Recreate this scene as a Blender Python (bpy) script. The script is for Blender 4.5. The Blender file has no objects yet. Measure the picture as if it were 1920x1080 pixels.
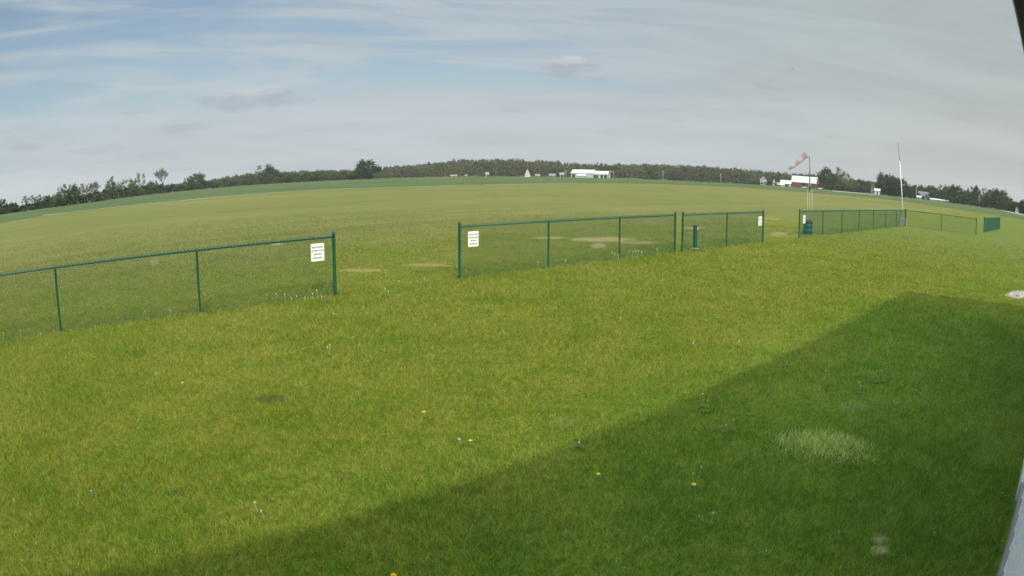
import bpy, bmesh, math, random
import numpy as np
from mathutils import Vector, Matrix, Quaternion

S = bpy.context.scene
COL = S.collection
R = math.radians

# ------------------------------------------------------------------ camera
# wide-angle security camera under the eave of the clubhouse; its lens has barrel distortion
CAM_Z = 2.39
PITCH, ROLL = -0.165447, 0.001656
FL, K3 = 1300.8455, 0.1916745        # theta = r/FL + K3 (r/FL)^3, r in 1920-px pixels
cd = bpy.data.cameras.new('camera')
cam = bpy.data.objects.new('camera', cd)
COL.objects.link(cam)
S.camera = cam
base = Matrix(((1, 0, 0), (0, 0, -1), (0, 1, 0)))
c, s = math.cos(ROLL), math.sin(ROLL)
Mr = Matrix(((c, 0, -s), (0, 1, 0), (s, 0, c)))
c, s = math.cos(PITCH), math.sin(PITCH)
Mp = Matrix(((1, 0, 0), (0, c, -s), (0, s, c)))
cam.matrix_world = Matrix.Translation((0, 0, CAM_Z)) @ (Mp @ Mr @ base).to_4x4()
cd.type = 'PANO'
pc = cd.cycles if (hasattr(cd, 'cycles') and hasattr(cd.cycles, 'panorama_type')) else cd
pc.panorama_type = 'FISHEYE_LENS_POLYNOMIAL'
pc.fisheye_fov = R(180)
cd.sensor_fit = 'HORIZONTAL'
cd.sensor_width = 36.0
cd.sensor_height = 20.25
fmm = FL * 36 / 1920
pc.fisheye_polynomial_k0 = 0
pc.fisheye_polynomial_k1 = -1 / fmm
pc.fisheye_polynomial_k2 = 0
pc.fisheye_polynomial_k3 = -K3 / fmm ** 3
pc.fisheye_polynomial_k4 = 0
cd.clip_start = 0.05
cd.clip_end = 9000

# ------------------------------------------------------------------ light
SUN_EL = R(35.0)
SUNV = Vector((0.428, -1.362, 1.0)).normalized()      # towards the sun: behind, to the right
S.view_settings.view_transform = 'Standard'
S.view_settings.look = 'None'
S.view_settings.gamma = 1
S.view_settings.exposure = 0.75
ld = bpy.data.lights.new('sun', 'SUN')
ld.energy = 2.1
ld.angle = R(1.4)
ld.color = (1.0, 0.93, 0.80)
sun = bpy.data.objects.new('sun', ld)
sun.rotation_euler = SUNV.to_track_quat('Z', 'Y').to_euler()
sun.location = SUNV * 60
COL.objects.link(sun)


class NT:
    """small helper to write node trees"""
    def __init__(s, tree):
        s.t = tree
        s.N = tree.nodes
        s.L = tree.links

    def n(s, typ, ins=None, **kw):
        nd = s.N.new(typ)
        for k, v in kw.items():
            setattr(nd, k, v)
        for k, v in (ins or {}).items():
            s.set(nd.inputs[k], v)
        return nd

    def set(s, sock, v):
        if isinstance(v, bpy.types.NodeSocket):
            s.L.new(v, sock)
        elif isinstance(v, bpy.types.Node):
            s.L.new(v.outputs[0], sock)
        else:
            if isinstance(v, (tuple, list)) and len(v) == 3 and sock.type == 'RGBA':
                v = (*v, 1)
            sock.default_value = v

    def m(s, op, a, b=0.0, cc=0.0, clamp=False):
        nd = s.N.new('ShaderNodeMath')
        nd.operation = op
        nd.use_clamp = clamp
        s.set(nd.inputs[0], a)
        s.set(nd.inputs[1], b)
        s.set(nd.inputs[2], cc)
        return nd.outputs[0]

    def mix(s, f, a, b, typ='MIX'):
        nd = s.N.new('ShaderNodeMix')
        nd.data_type = 'RGBA'
        nd.blend_type = typ
        s.set(nd.inputs[0], f)
        s.set(nd.inputs[6], a)
        s.set(nd.inputs[7], b)
        return nd.outputs[2]

    def ramp(s, v, a, b, lo=0.0, hi=1.0, smooth=True):
        nd = s.N.new('ShaderNodeMapRange')
        nd.interpolation_type = 'SMOOTHSTEP' if smooth else 'LINEAR'
        s.set(nd.inputs[0], v)
        nd.inputs[1].default_value = a
        nd.inputs[2].default_value = b
        nd.inputs[3].default_value = lo
        nd.inputs[4].default_value = hi
        return nd.outputs[0]

    def noise(s, vec, scale, det=3, rough=.55, dist=0.0):
        nd = s.N.new('ShaderNodeTexNoise')
        s.set(nd.inputs['Vector'], vec)
        nd.inputs['Scale'].default_value = scale
        nd.inputs['Detail'].default_value = det
        nd.inputs['Roughness'].default_value = rough
        nd.inputs['Distortion'].default_value = dist
        return nd.outputs[0]


# sky
world = bpy.data.worlds.new('World')
S.world = world
world.use_nodes = True
w = NT(world.node_tree)
w.N.clear()
sky = w.n('ShaderNodeTexSky', sky_type='NISHITA')
sky.sun_disc = False
sky.sun_elevation = SUN_EL
sky.sun_rotation = math.atan2(SUNV.x, SUNV.y)
sky.air_density = 1.0
sky.dust_density = 2.0
sky.ozone_density = 1.5
tc = w.n('ShaderNodeTexCoord').outputs['Generated']
nrm = w.n('ShaderNodeVectorMath', {0: tc}, operation='NORMALIZE').outputs[0]
sp = w.n('ShaderNodeSeparateXYZ', {0: nrm})
X, Y, Z = sp.outputs
zz = w.m('ADD', w.m('MAXIMUM', Z, 0.0), 0.10)
px = w.m('DIVIDE', X, zz)
py = w.m('DIVIDE', Y, zz)
pl = w.n('ShaderNodeCombineXYZ', {0: px, 1: w.m('MULTIPLY', py, 1.5), 2: 0.0}).outputs[0]
az = w.m('ARCTAN2', X, Y)
el = w.m('ARCSINE', Z)
# high thin veil: streaked cirrus, denser to the right and towards the horizon
ci = w.noise(pl, 0.55, 7, .58, .6)
ci2 = w.noise(pl, 0.17, 3, .5, .3)
# horizontal streaks of cirrus that lean a little
stv = w.n('ShaderNodeCombineXYZ', {0: w.m('MULTIPLY', az, 1.5), 1: w.m('ADD', w.m('MULTIPLY', el, 15.0), w.m('MULTIPLY', az, 0.8)), 2: 2.3}).outputs[0]
ci3 = w.noise(stv, 1.25, 8, .60, .9)
veil = w.m('ADD', w.m('MULTIPLY', ci, 0.30), w.m('ADD', w.m('MULTIPLY', ci3, 0.62), w.m('MULTIPLY', ci2, 0.25)))
veil = w.m('ADD', veil, w.ramp(az, 0.0, 0.45, 0.0, 0.16))
veil = w.m('ADD', veil, w.ramp(Z, 0.02, 0.15, 0.16, 0.0))
veil = w.ramp(veil, 0.47, 0.67, 0.15, 1.0)
SKYK = 0.067
skc = w.mix(1.0, sky.outputs[0], (SKYK * .97, SKYK * .985, SKYK * .92), 'MULTIPLY')
# forward scattering: the veil is brighter round the sun
dt = w.n('ShaderNodeVectorMath', {0: nrm, 1: tuple(SUNV)}, operation='DOT_PRODUCT').outputs['Value']
fs = w.m('ADD', 1.0, w.m('MULTIPLY', w.m('POWER', w.m('MAXIMUM', dt, 0.0), 3.0), 2.6))
fs = w.m('ADD', fs, w.ramp(Z, 0.32, 0.80, 0.0, 2.8))  # added fill: unseen overhead sky raised to lighten the shaded lawn
vc = w.mix(w.ramp(az, -0.9, 0.1), (0.305, 0.345, 0.368), w.mix(w.ramp(az, 0.0, 0.85), (0.300, 0.335, 0.356), (0.295, 0.320, 0.312)))
vc = w.mix(w.ramp(Z, 0.0, 0.25), w.mix(1.0, vc, (1.02, 1.0, 0.99), 'MULTIPLY'), w.mix(1.0, vc, (0.86, 0.89, 0.92), 'MULTIPLY'))
fs = w.m('MULTIPLY', fs, w.ramp(w.m('ADD', w.m('MULTIPLY', ci3, .6), w.m('MULTIPLY', ci, .4)), .38, .62, .965, 1.085))
vcb = w.n('ShaderNodeVectorMath', {0: vc, 3: fs}, operation='SCALE').outputs[0]
out = w.mix(veil, skc, vcb)
# small low cumulus scraps with pale tops and grey flat bases (azimuth, elevation, half sizes, rad)
ae = w.n('ShaderNodeCombineXYZ', {0: az, 1: w.m('MULTIPLY', el, 2.4), 2: 0.0}).outputs[0]
pn = w.m('SUBTRACT', w.noise(ae, 22.0, 5, .6), 0.5)
pn2 = w.m('SUBTRACT', w.noise(ae, 9.0, 4, .55), 0.5)
PUFF = [(-0.39, 0.123, 0.091, 0.0193, 1, 0.8), (0.081, 0.161, 0.051, 0.0147, 1, 0.9), (0.395, 0.144, 0.049, 0.0081, 0.2, 0.7),
        (-0.499, 0.087, 0.04, 0.0071, 0.0, 0.5), (-0.771, 0.083, 0.058, 0.0109, 0.8, 0.5), (-0.696, 0.166, 0.057, 0.0096, 0.7, 0.4),
        (0.003, 0.092, 0.026, 0.0048, 0, 0.5), (0.132, 0.144, 0.017, 0.004, 0, 0.5), (0.714, 0.118, 0.025, 0.0047, 0, 0.4),
        (-0.542, 0.051, 0.061, 0.0094, 0.5, 0.3), (0.242, 0.085, 0.02, 0.004, 0, 0.3), (-0.58, 0.117, 0.036, 0.004, 0, 0.35),
        (0.154, 0.062, 0.031, 0.0047, 0, 0.3), (-0.642, 0.067, 0.055, 0.0079, 0.4, 0.35)]
for (pa, pe, sa, se, top, st) in PUFF:
    dx = w.m('DIVIDE', w.m('SUBTRACT', az, pa), sa)
    dy = w.m('DIVIDE', w.m('SUBTRACT', el, pe), se)
    d2 = w.m('ADD', w.m('MULTIPLY', dx, dx), w.m('MULTIPLY', dy, dy))
    d2 = w.m('ADD', d2, w.m('MULTIPLY', pn, 3.4))
    d2 = w.m('ADD', d2, w.m('MULTIPLY', pn2, 2.4))
    f = w.m('MULTIPLY', w.ramp(d2, 0.05, 1.15, 1.0, 0.0), st * 0.8)
    tone = w.mix(w.ramp(w.m('ADD', dy, w.m('MULTIPLY', pn, 2.0)), 0.1, 0.9, 0.0, top), (0.240, 0.262, 0.290), (0.385, 0.392, 0.400))
    out = w.mix(f, out, tone)
bg = w.n('ShaderNodeBackground', {'Color': out, 'Strength': 1.0})
w.n('ShaderNodeOutputWorld', {'Surface': bg.outputs[0]})

# ------------------------------------------------------------------ site geometry
FA = 0.7247358                                   # heading of the fence line and of the clubhouse wall
U = Vector((math.cos(FA), math.sin(FA), 0))      # along the fence (away from the camera)
V = Vector((-math.sin(FA), math.cos(FA), 0))     # across, from the clubhouse to the field
FENCE_V = 12.479


def site(u, v, z=0.0):
    return U * u + V * v + Vector((0, 0, z))


def ray(px_, py_):
    """direction seen at a pixel of the 1920x1080 photograph: (azimuth, elevation) in radians"""
    dx, dy = px_ - 960, py_ - 540
    r = math.hypot(dx, dy) / FL
    th = r + K3 * r ** 3
    ph = math.atan2(-dy, dx)
    v = Vector((math.sin(th) * math.cos(ph), math.cos(th), math.sin(th) * math.sin(ph)))
    v = Mp @ Mr @ v
    return math.atan2(v.x, v.y), math.asin(v.z)


def gnd(px_, py_):
    a, e = ray(px_, py_)
    d = CAM_Z / math.tan(-e)
    return Vector((math.sin(a) * d, math.cos(a) * d, 0))


def pol(px_, r, py_=345):
    a, e = ray(px_, py_)
    return Vector((math.sin(a) * r, math.cos(a) * r, 0))


def hgt(px_, py_, r):
    """height above ground of what is seen at a pixel when it stands r metres away"""
    a, e = ray(px_, py_)
    return CAM_Z + r * math.tan(e)


def tag(o, label=None, cat=None, group=None, kind=None):
    if label: o['label'] = label
    if cat: o['category'] = cat
    if group: o['group'] = group
    if kind: o['kind'] = kind
    return o


def empty(name, loc=(0, 0, 0), rz=0.0, label=None, cat=None, group=None):
    o = bpy.data.objects.new(name, None)
    o.empty_display_size = .2
    o.location = loc
    o.rotation_euler = (0, 0, rz)
    COL.objects.link(o)
    return tag(o, label, cat, group)


def add_mesh(name, me, parent=None, mat=None):
    o = bpy.data.objects.new(name, me)
    COL.objects.link(o)
    if mat is not None and not me.materials:
        me.materials.append(mat)
    o.parent = parent
    return o


def from_bm(name, bm, mat=None, parent=None, smooth=False):
    me = bpy.data.meshes.new(name)
    bm.to_mesh(me)
    bm.free()
    if smooth:
        for p in me.polygons:
            p.use_smooth = True
    return add_mesh(name, me, parent, mat)


def np_mesh(name, verts, faces_list, attrs=None):
    """verts (n,3); faces_list: list of (k, idx array (m,k)); attrs: name->float per face"""
    me = bpy.data.meshes.new(name)
    me.vertices.add(len(verts))
    me.vertices.foreach_set('co', np.asarray(verts, np.float32).ravel())
    tot = sum(f.size for _, f in faces_list)
    nf = sum(len(f) for _, f in faces_list)
    me.loops.add(tot)
    me.polygons.add(nf)
    me.loops.foreach_set('vertex_index', np.concatenate([f.ravel() for _, f in faces_list]).astype(np.int32))
    st = []
    o = 0
    for k, f in faces_list:
        st.append(o + np.arange(len(f)) * k)
        o += f.size
    me.polygons.foreach_set('loop_start', np.concatenate(st).astype(np.int32))
    if attrs:
        for k, v in attrs.items():
            a = me.attributes.new(k, 'FLOAT', 'FACE')
            a.data.foreach_set('value', np.asarray(v, np.float32))
    me.update(calc_edges=True)
    me.validate(clean_customdata=False)
    return me


def box(bm, cx, cy, cz, sx, sy, sz, rot=None, bevel=0.0):
    r = bmesh.ops.create_cube(bm, size=1.0)
    vs = r['verts']
    bmesh.ops.scale(bm, vec=(sx, sy, sz), verts=vs)
    if bevel:
        es = list({e for v in vs for e in v.link_edges})
        rr = bmesh.ops.bevel(bm, geom=es, offset=bevel, segments=2, affect='EDGES')
        vs = list({v for v in rr['verts']} | {v for v in vs if v.is_valid})
    if rot is not None:
        bmesh.ops.rotate(bm, cent=(0, 0, 0), matrix=rot, verts=vs)
    bmesh.ops.translate(bm, vec=(cx, cy, cz), verts=vs)


def tube(bm, a, b, r0, r1=None, seg=8, cap=True):
    a, b = Vector(a), Vector(b)
    r1 = r0 if r1 is None else r1
    d = (b - a)
    q = d.to_track_quat('Z', 'Y').to_matrix()
    ra, rb = [], []
    for i in range(seg):
        t = 2 * math.pi * i / seg
        k = q @ Vector((math.cos(t), math.sin(t), 0))
        ra.append(bm.verts.new(a + k * r0))
        rb.append(bm.verts.new(b + k * r1))
    for i in range(seg):
        j = (i + 1) % seg
        f = bm.faces.new((ra[i], ra[j], rb[j], rb[i]))
        f.smooth = True
    if cap:
        bm.faces.new(ra[::-1])
        bm.faces.new(rb)


def lathe(bm, prof, seg=16, cx=0, cy=0):
    rings = []
    for r, z in prof:
        if r < 1e-6:
            rings.append([bm.verts.new((cx, cy, z))])
        else:
            rings.append([bm.verts.new((cx + r * math.cos(2 * math.pi * i / seg), cy + r * math.sin(2 * math.pi * i / seg), z)) for i in range(seg)])
    for A, B in zip(rings, rings[1:]):
        for i in range(seg):
            j = (i + 1) % seg
            if len(A) == 1 and len(B) == 1:
                continue
            if len(A) == 1:
                f = bm.faces.new((A[0], B[j], B[i])) if False else bm.faces.new((A[0], B[i], B[j]))
            elif len(B) == 1:
                f = bm.faces.new((A[i], A[j], B[0]))
            else:
                f = bm.faces.new((A[i], A[j], B[j], B[i]))
            f.smooth = True
    bmesh.ops.recalc_face_normals(bm, faces=bm.faces)


# ------------------------------------------------------------------ materials
def mat_new(name):
    m = bpy.data.materials.new(name)
    m.use_nodes = True
    t = NT(m.node_tree)
    t.N.clear()
    o = t.n('ShaderNodeOutputMaterial')
    return m, t, o


def paint(name, col, rough=.5, spec=.4, var=.12, scale=4.0, metal=0.0, bump=0.0, dirt=None, dirt_amt=.3):
    m, t, o = mat_new(name)
    pos = t.n('ShaderNodeTexCoord').outputs['Object']
    f = t.noise(pos, scale, 5, .6)
    c_ = t.mix(1.0, col, t.mix(f, (1 - var,) * 3, (1 + var,) * 3), 'MULTIPLY')
    if dirt:
        g = t.ramp(t.noise(pos, scale * 2.3, 5, .65), .5, .75, 0, dirt_amt)
        c_ = t.mix(g, c_, dirt)
    b = t.n('ShaderNodeBsdfPrincipled', {'Base Color': c_, 'Roughness': rough, 'Specular IOR Level': spec, 'Metallic': metal})
    if bump:
        bp = t.n('ShaderNodeBump', {'Height': t.noise(pos, scale * 12, 4, .6), 'Strength': bump, 'Distance': .01})
        t.set(b.inputs['Normal'], bp)
    t.set(o.inputs[0], b)
    return m


LUSH_A, LUSH_B = (0.124, 0.174, 0.011), (0.205, 0.212, 0.024)
DRY_A, DRY_B = (0.130, 0.142, 0.036), (0.178, 0.168, 0.053)

# bare, worn or dark places, one a painted-in post shadow: centre pixel, half-width px, half-height px, strength, kind (0 dry tan, 1 dark, 2 pale, 3 soil)
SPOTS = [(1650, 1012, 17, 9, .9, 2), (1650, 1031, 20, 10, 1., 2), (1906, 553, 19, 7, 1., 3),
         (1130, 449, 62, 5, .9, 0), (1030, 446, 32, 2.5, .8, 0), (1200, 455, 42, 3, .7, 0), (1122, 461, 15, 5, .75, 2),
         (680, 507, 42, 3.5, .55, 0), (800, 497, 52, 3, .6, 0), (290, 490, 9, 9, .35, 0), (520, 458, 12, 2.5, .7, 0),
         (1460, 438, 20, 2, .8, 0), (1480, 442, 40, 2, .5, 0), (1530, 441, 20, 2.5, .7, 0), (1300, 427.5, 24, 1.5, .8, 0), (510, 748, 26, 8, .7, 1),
         (805, 511, 34, 3, .35, 1), (628, 552, 34, 4, .55, 4), (375, 586, 30, 4, .5, 4), (1303, 467, 15, 3, .9, 4), (250, 542, 11, 2, .5, 1),  # first spot paints in the cast shadow of the post right of the gap
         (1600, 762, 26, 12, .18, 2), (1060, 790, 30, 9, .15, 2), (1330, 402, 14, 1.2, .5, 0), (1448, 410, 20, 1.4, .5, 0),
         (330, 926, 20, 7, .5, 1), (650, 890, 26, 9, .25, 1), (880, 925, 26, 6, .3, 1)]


def spot_world(sp_):
    x, y, hx, hy = sp_[:4]
    c0 = gnd(x, y)
    ex = (gnd(x + 3, y) - c0) / 3 * hx
    ey = (gnd(x, y - 1.5) - gnd(x, y + 1.5)) / 3 * hy
    return c0, ex, ey


def inv2(ex, ey):
    d = ex.x * ey.y - ex.y * ey.x
    return (ey.y / d, -ey.x / d, -ex.y / d, ex.x / d)


def ground_colour(t):
    """colour of turf as a function of the place only (shared by the ground sheet and by the grass blades)"""
    pos = t.n('ShaderNodeNewGeometry').outputs['Position']
    sp_ = t.n('ShaderNodeSeparateXYZ', {0: pos})
    px_, py_, _ = sp_.outputs
    p2 = t.n('ShaderNodeCombineXYZ', {0: px_, 1: py_, 2: 0.0}).outputs[0]
    n1 = t.noise(p2, 0.33, 4, .6)
    n2 = t.noise(p2, 1.5, 5, .65, .5)
    n3 = t.noise(p2, 7.0, 3, .6)
    nf = t.noise(p2, 0.028, 4, .6)
    v_ = t.m('ADD', t.m('MULTIPLY', px_, V.x), t.m('MULTIPLY', py_, V.y))
    mixv = t.ramp(t.m('ADD', t.m('MULTIPLY', n1, .30), t.m('ADD', t.m('MULTIPLY', n2, .42), t.m('MULTIPLY', n3, .28))), .40, .60)
    lush = t.mix(mixv, LUSH_A, LUSH_B)
    # broad darker clumps of clover and coarse grass
    n4 = t.noise(p2, 15.0, 3, .65)
    lush = t.n('ShaderNodeVectorMath', {0: lush, 3: t.ramp(n4, .36, .64, .84, 1.17)}, operation='SCALE').outputs[0]
    cl = t.ramp(n2, .60, .74, 0, .55)
    lush = t.mix(cl, lush, (0.070, 0.128, 0.014))
    dry = t.mix(t.ramp(t.m('ADD', t.m('MULTIPLY', nf, .5), t.m('ADD', t.m('MULTIPLY', n1, .3), t.m('MULTIPLY', n2, .2))), .36, .64), DRY_A, DRY_B)
    # airfield: passes of the mower run along the strip
    st = t.n('ShaderNodeCombineXYZ', {0: t.m('MULTIPLY', v_, 1.0), 1: t.m('MULTIPLY', t.m('ADD', t.m('MULTIPLY', px_, U.x), t.m('MULTIPLY', py_, U.y)), .03), 2: 0.0}).outputs[0]
    sm = t.ramp(t.noise(st, .38, 4, .65), .35, .65, .92, 1.07)
    dry = t.n('ShaderNodeVectorMath', {0: dry, 3: sm}, operation='SCALE').outputs[0]
    fr = t.ramp(t.m('ADD', v_, t.m('MULTIPLY', t.m('SUBTRACT', n1, .5), 14.0)), 7.0, 30.0)
    base_ = t.mix(fr, lush, dry)
    # lusher turf by the clubhouse, with the shade's green cast painted in
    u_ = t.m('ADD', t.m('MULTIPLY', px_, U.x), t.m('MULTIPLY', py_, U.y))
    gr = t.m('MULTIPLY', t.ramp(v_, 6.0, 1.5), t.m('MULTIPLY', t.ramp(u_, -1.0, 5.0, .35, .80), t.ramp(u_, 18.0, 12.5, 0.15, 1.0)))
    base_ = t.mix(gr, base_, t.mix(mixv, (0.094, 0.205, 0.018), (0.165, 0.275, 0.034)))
    rgr = t.m('MULTIPLY', t.ramp(u_, 18, 44), t.ramp(v_, 13.5, 11.0))
    base_ = t.mix(t.m('MULTIPLY', rgr, .55), base_, (0.150, 0.190, 0.050))
    sn = t.m('ADD', t.m('MULTIPLY', t.m('SUBTRACT', t.noise(p2, 5.0, 4, .7), .5), 2.2), t.m('MULTIPLY', t.m('SUBTRACT', t.noise(p2, 1.6, 3, .6), .5), 2.4))
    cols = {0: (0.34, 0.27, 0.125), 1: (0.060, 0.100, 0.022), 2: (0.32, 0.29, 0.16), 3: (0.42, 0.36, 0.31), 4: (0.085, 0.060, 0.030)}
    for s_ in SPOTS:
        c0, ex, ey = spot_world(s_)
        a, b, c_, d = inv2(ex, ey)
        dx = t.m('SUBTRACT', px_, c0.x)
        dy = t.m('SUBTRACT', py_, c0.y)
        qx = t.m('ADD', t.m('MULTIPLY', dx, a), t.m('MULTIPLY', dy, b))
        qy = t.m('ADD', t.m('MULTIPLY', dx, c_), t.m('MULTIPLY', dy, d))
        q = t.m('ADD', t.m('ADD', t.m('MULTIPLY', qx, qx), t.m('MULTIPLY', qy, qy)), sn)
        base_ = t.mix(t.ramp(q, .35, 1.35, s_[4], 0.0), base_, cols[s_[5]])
    # two faint wheel tracks that curve across the far right of the lawn
    for k, (off, st_) in enumerate(((0.0, .30), (1.5, .22))):
        cx, cy, rr = TRK
        dd = t.m('SQRT', t.m('ADD', t.m('POWER', t.m('SUBTRACT', px_, cx), 2.0), t.m('POWER', t.m('SUBTRACT', py_, cy), 2.0)))
        e_ = t.m('ABSOLUTE', t.m('SUBTRACT', dd, rr + off))
        f = t.m('MULTIPLY', t.ramp(e_, .10, .26, st_, 0), t.ramp(u_, 20, 26))
        base_ = t.mix(f, base_, (0.085, 0.120, 0.030))
    return base_, pos, p2, (n1, n2, n3, v_, fr)


# circle through three points of the track seen at the right
def circ3(a, b, c_):
    ax, ay, bx, by, cx, cy = a.x, a.y, b.x, b.y, c_.x, c_.y
    d = 2 * (ax * (by - cy) + bx * (cy - ay) + cx * (ay - by))
    ux = ((ax * ax + ay * ay) * (by - cy) + (bx * bx + by * by) * (cy - ay) + (cx * cx + cy * cy) * (ay - by)) / d
    uy = ((ax * ax + ay * ay) * (cx - bx) + (bx * bx + by * by) * (ax - cx) + (cx * cx + cy * cy) * (bx - ax)) / d
    return ux, uy, math.hypot(ax - ux, ay - uy)


TRK = circ3(gnd(1660, 458), gnd(1760, 471), gnd(1910, 492))

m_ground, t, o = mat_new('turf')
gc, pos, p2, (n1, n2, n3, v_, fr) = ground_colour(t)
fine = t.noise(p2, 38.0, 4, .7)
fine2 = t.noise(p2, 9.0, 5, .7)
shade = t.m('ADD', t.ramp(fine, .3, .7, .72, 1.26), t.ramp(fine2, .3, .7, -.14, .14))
shade = t.m('MULTIPLY', shade, t.ramp(fr, 0, 1, .76, 1.0, smooth=False))  # lush ground darkened in place of the self-shadow between blades
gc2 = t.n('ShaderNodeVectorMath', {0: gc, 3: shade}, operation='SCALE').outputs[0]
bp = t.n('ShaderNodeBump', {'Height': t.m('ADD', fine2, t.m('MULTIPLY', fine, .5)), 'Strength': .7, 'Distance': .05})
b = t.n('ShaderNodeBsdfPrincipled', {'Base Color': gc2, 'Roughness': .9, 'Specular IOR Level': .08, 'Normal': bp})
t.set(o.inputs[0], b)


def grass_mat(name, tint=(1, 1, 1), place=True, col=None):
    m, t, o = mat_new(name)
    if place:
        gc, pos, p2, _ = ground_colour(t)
    else:
        gc = t.mix(t.noise(t.n('ShaderNodeTexCoord').outputs['Object'], 5.0), col, tuple(x * 1.25 for x in col))
    rnd = t.n('ShaderNodeAttribute', attribute_name='rnd', attribute_type='GEOMETRY').outputs['Fac']
    k = t.ramp(t.m('POWER', rnd, 1.5), 0, 1, .58, 1.85, smooth=False)
    c_ = t.n('ShaderNodeVectorMath', {0: gc, 3: k}, operation='SCALE').outputs[0]
    c_ = t.mix(1.0, c_, tint, 'MULTIPLY')
    # some blades are straw coloured
    c_ = t.mix(t.ramp(rnd, .95, 1.0, 0, .55), c_, (.34, .31, .10))
    d = t.n('ShaderNodeBsdfDiffuse', {'Color': c_})
    tr = t.n('ShaderNodeBsdfTranslucent', {'Color': c_})
    gl = t.n('ShaderNodeBsdfGlossy', {'Color': (1, 1, 1), 'Roughness': .5})
    mx = t.n('ShaderNodeMixShader', {0: .28, 1: d.outputs[0], 2: tr.outputs[0]})
    mx2 = t.n('ShaderNodeMixShader', {0: .015, 1: mx.outputs[0], 2: gl.outputs[0]})
    t.set(o.inputs[0], mx2)
    return m


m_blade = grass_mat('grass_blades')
m_tuft = grass_mat('coarse_grass', place=False, col=(0.37, 0.44, 0.12))
m_weed = grass_mat('fence_foot_grass', place=False, col=(0.15, 0.19, 0.055))

m_green = paint('green_vinyl', (0.010, 0.075, 0.046), .42, .45, .15, 6)
m_wire = paint('green_wire', (0.014, 0.098, 0.066), .5, .4, .1, 3)
m_white = paint('white_sheet', (0.70, 0.70, 0.66), .45, .4, .04, 3)
m_ink = paint('black_ink', (0.03, 0.03, 0.035), .6, .2, .05)
m_siding = paint('white_siding', (0.82, 0.80, 0.84), .5, .3, .05, 2, dirt=(.40, .39, .36), dirt_amt=.25)
m_soffit = paint('dark_soffit', (0.060, 0.040, 0.085), .6, .3, .1, 2)
m_drip = paint('pale_drip_edge', (0.80, 0.78, 0.88), .5, .3, .03, 3)
m_roofm = paint('metal_roof', (0.42, 0.43, 0.44), .45, .4, .08, 1)
m_conc = paint('old_concrete', (0.24, 0.235, 0.215), .9, .1, .25, 6, bump=.3)
m_concl = paint('pale_concrete', (0.50, 0.50, 0.51), .85, .1, .12, 5, bump=.2)
m_galv = paint('galvanised_steel', (0.30, 0.31, 0.29), .45, .5, .15, 8, metal=.3)
m_poleg = paint('weathered_pole', (0.10, 0.12, 0.12), .5, .4, .15, 8)
m_polew = paint('white_pole_paint', (0.74, 0.74, 0.70), .4, .4, .06, 5)
m_teal = paint('teal_plastic', (0.014, 0.082, 0.070), .4, .4, .1, 5)
m_lid = paint('dark_lid', (0.030, 0.045, 0.048), .5, .3, .2, 5)
m_sockw = paint('faded_white_cloth', (0.44, 0.38, 0.38), .85, .1, .08, 14)
m_sockr = paint('faded_red_cloth', (0.34, 0.245, 0.25), .85, .1, .12, 14)
m_wood = paint('weathered_wood_pole', (0.36, 0.31, 0.24), .85, .1, .2, 3)

# ------------------------------------------------------------------ ground
def disc_sheet(name, inner, outer_r, z, mat, n=96):
    bm = bmesh.new()
    prev = [bm.verts.new((0, 0, z))]
    rings = []
    for r in (30, 120, 400, 1000, 1560):
        rings.append([bm.verts.new((r * math.sin(2 * math.pi * i / n), r * math.cos(2 * math.pi * i / n), z)) for i in range(n)])
    for i in range(n):
        bm.faces.new((prev[0], rings[0][(i + 1) % n], rings[0][i]))
        for a, b in zip(rings, rings[1:]):
            bm.faces.new((a[i], a[(i + 1) % n], b[(i + 1) % n], b[i]))
    bmesh.ops.recalc_face_normals(bm, faces=bm.faces)
    return from_bm(name, bm, mat)


tag(disc_sheet('ground', 0, 0, 0, m_ground), kind='structure')


def soil_mat(name, a, b, sc=.05, det=5, rough=.65):
    m, t, o = mat_new(name)
    p = t.n('ShaderNodeNewGeometry').outputs['Position']
    mp = t.n('ShaderNodeVectorMath', {0: p, 1: (1, 1, 0)}, operation='MULTIPLY').outputs[0]
    f = t.ramp(t.noise(mp, sc, det, rough), .34, .66)
    b_ = t.n('ShaderNodeBsdfPrincipled', {'Base Color': t.mix(f, a, b), 'Roughness': .95, 'Specular IOR Level': .05})
    t.set(o.inputs[0], b_)
    return m


m_crop = soil_mat('young_crop', (0.066, 0.098, 0.036), (0.104, 0.128, 0.048), .03)
m_pale = soil_mat('dry_grass_verge', (0.15, 0.18, 0.085), (0.27, 0.29, 0.17), .08)
m_ditch = soil_mat('ditch_grass', (0.070, 0.095, 0.035), (0.105, 0.130, 0.050), .08)
m_road = soil_mat('gravel_road', (0.33, 0.33, 0.30), (0.45, 0.44, 0.40), .05)
m_hill = soil_mat('forest_floor', (0.045, 0.060, 0.025), (0.075, 0.085, 0.035), .03)

EDGE = [(-60, 428), (0, 418), (80, 405), (200, 390.5), (300, 380.5), (400, 371), (500, 363), (620, 355.5), (800, 350), (960, 346),
        (1100, 344), (1240, 345), (1380, 351), (1500, 359.5), (1560, 364), (1650, 372), (1700, 378.5), (1800, 393), (1915, 410), (1960, 418)]
epts = [gnd(*e) for e in EDGE]


def smooth(pts, k=6):
    o_ = []
    for i in range(len(pts) - 1):
        p0, p1, p2, p3 = pts[max(i - 1, 0)], pts[i], pts[i + 1], pts[min(i + 2, len(pts) - 1)]
        for j in range(k):
            t_ = j / k
            o_.append(0.5 * ((2 * p1) + (p2 - p0) * t_ + (2 * p0 - 5 * p1 + 4 * p2 - p3) * t_ ** 2 + (3 * p1 - p0 - 3 * p2 + p3) * t_ ** 3))
    o_.append(pts[-1])
    return o_


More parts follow.
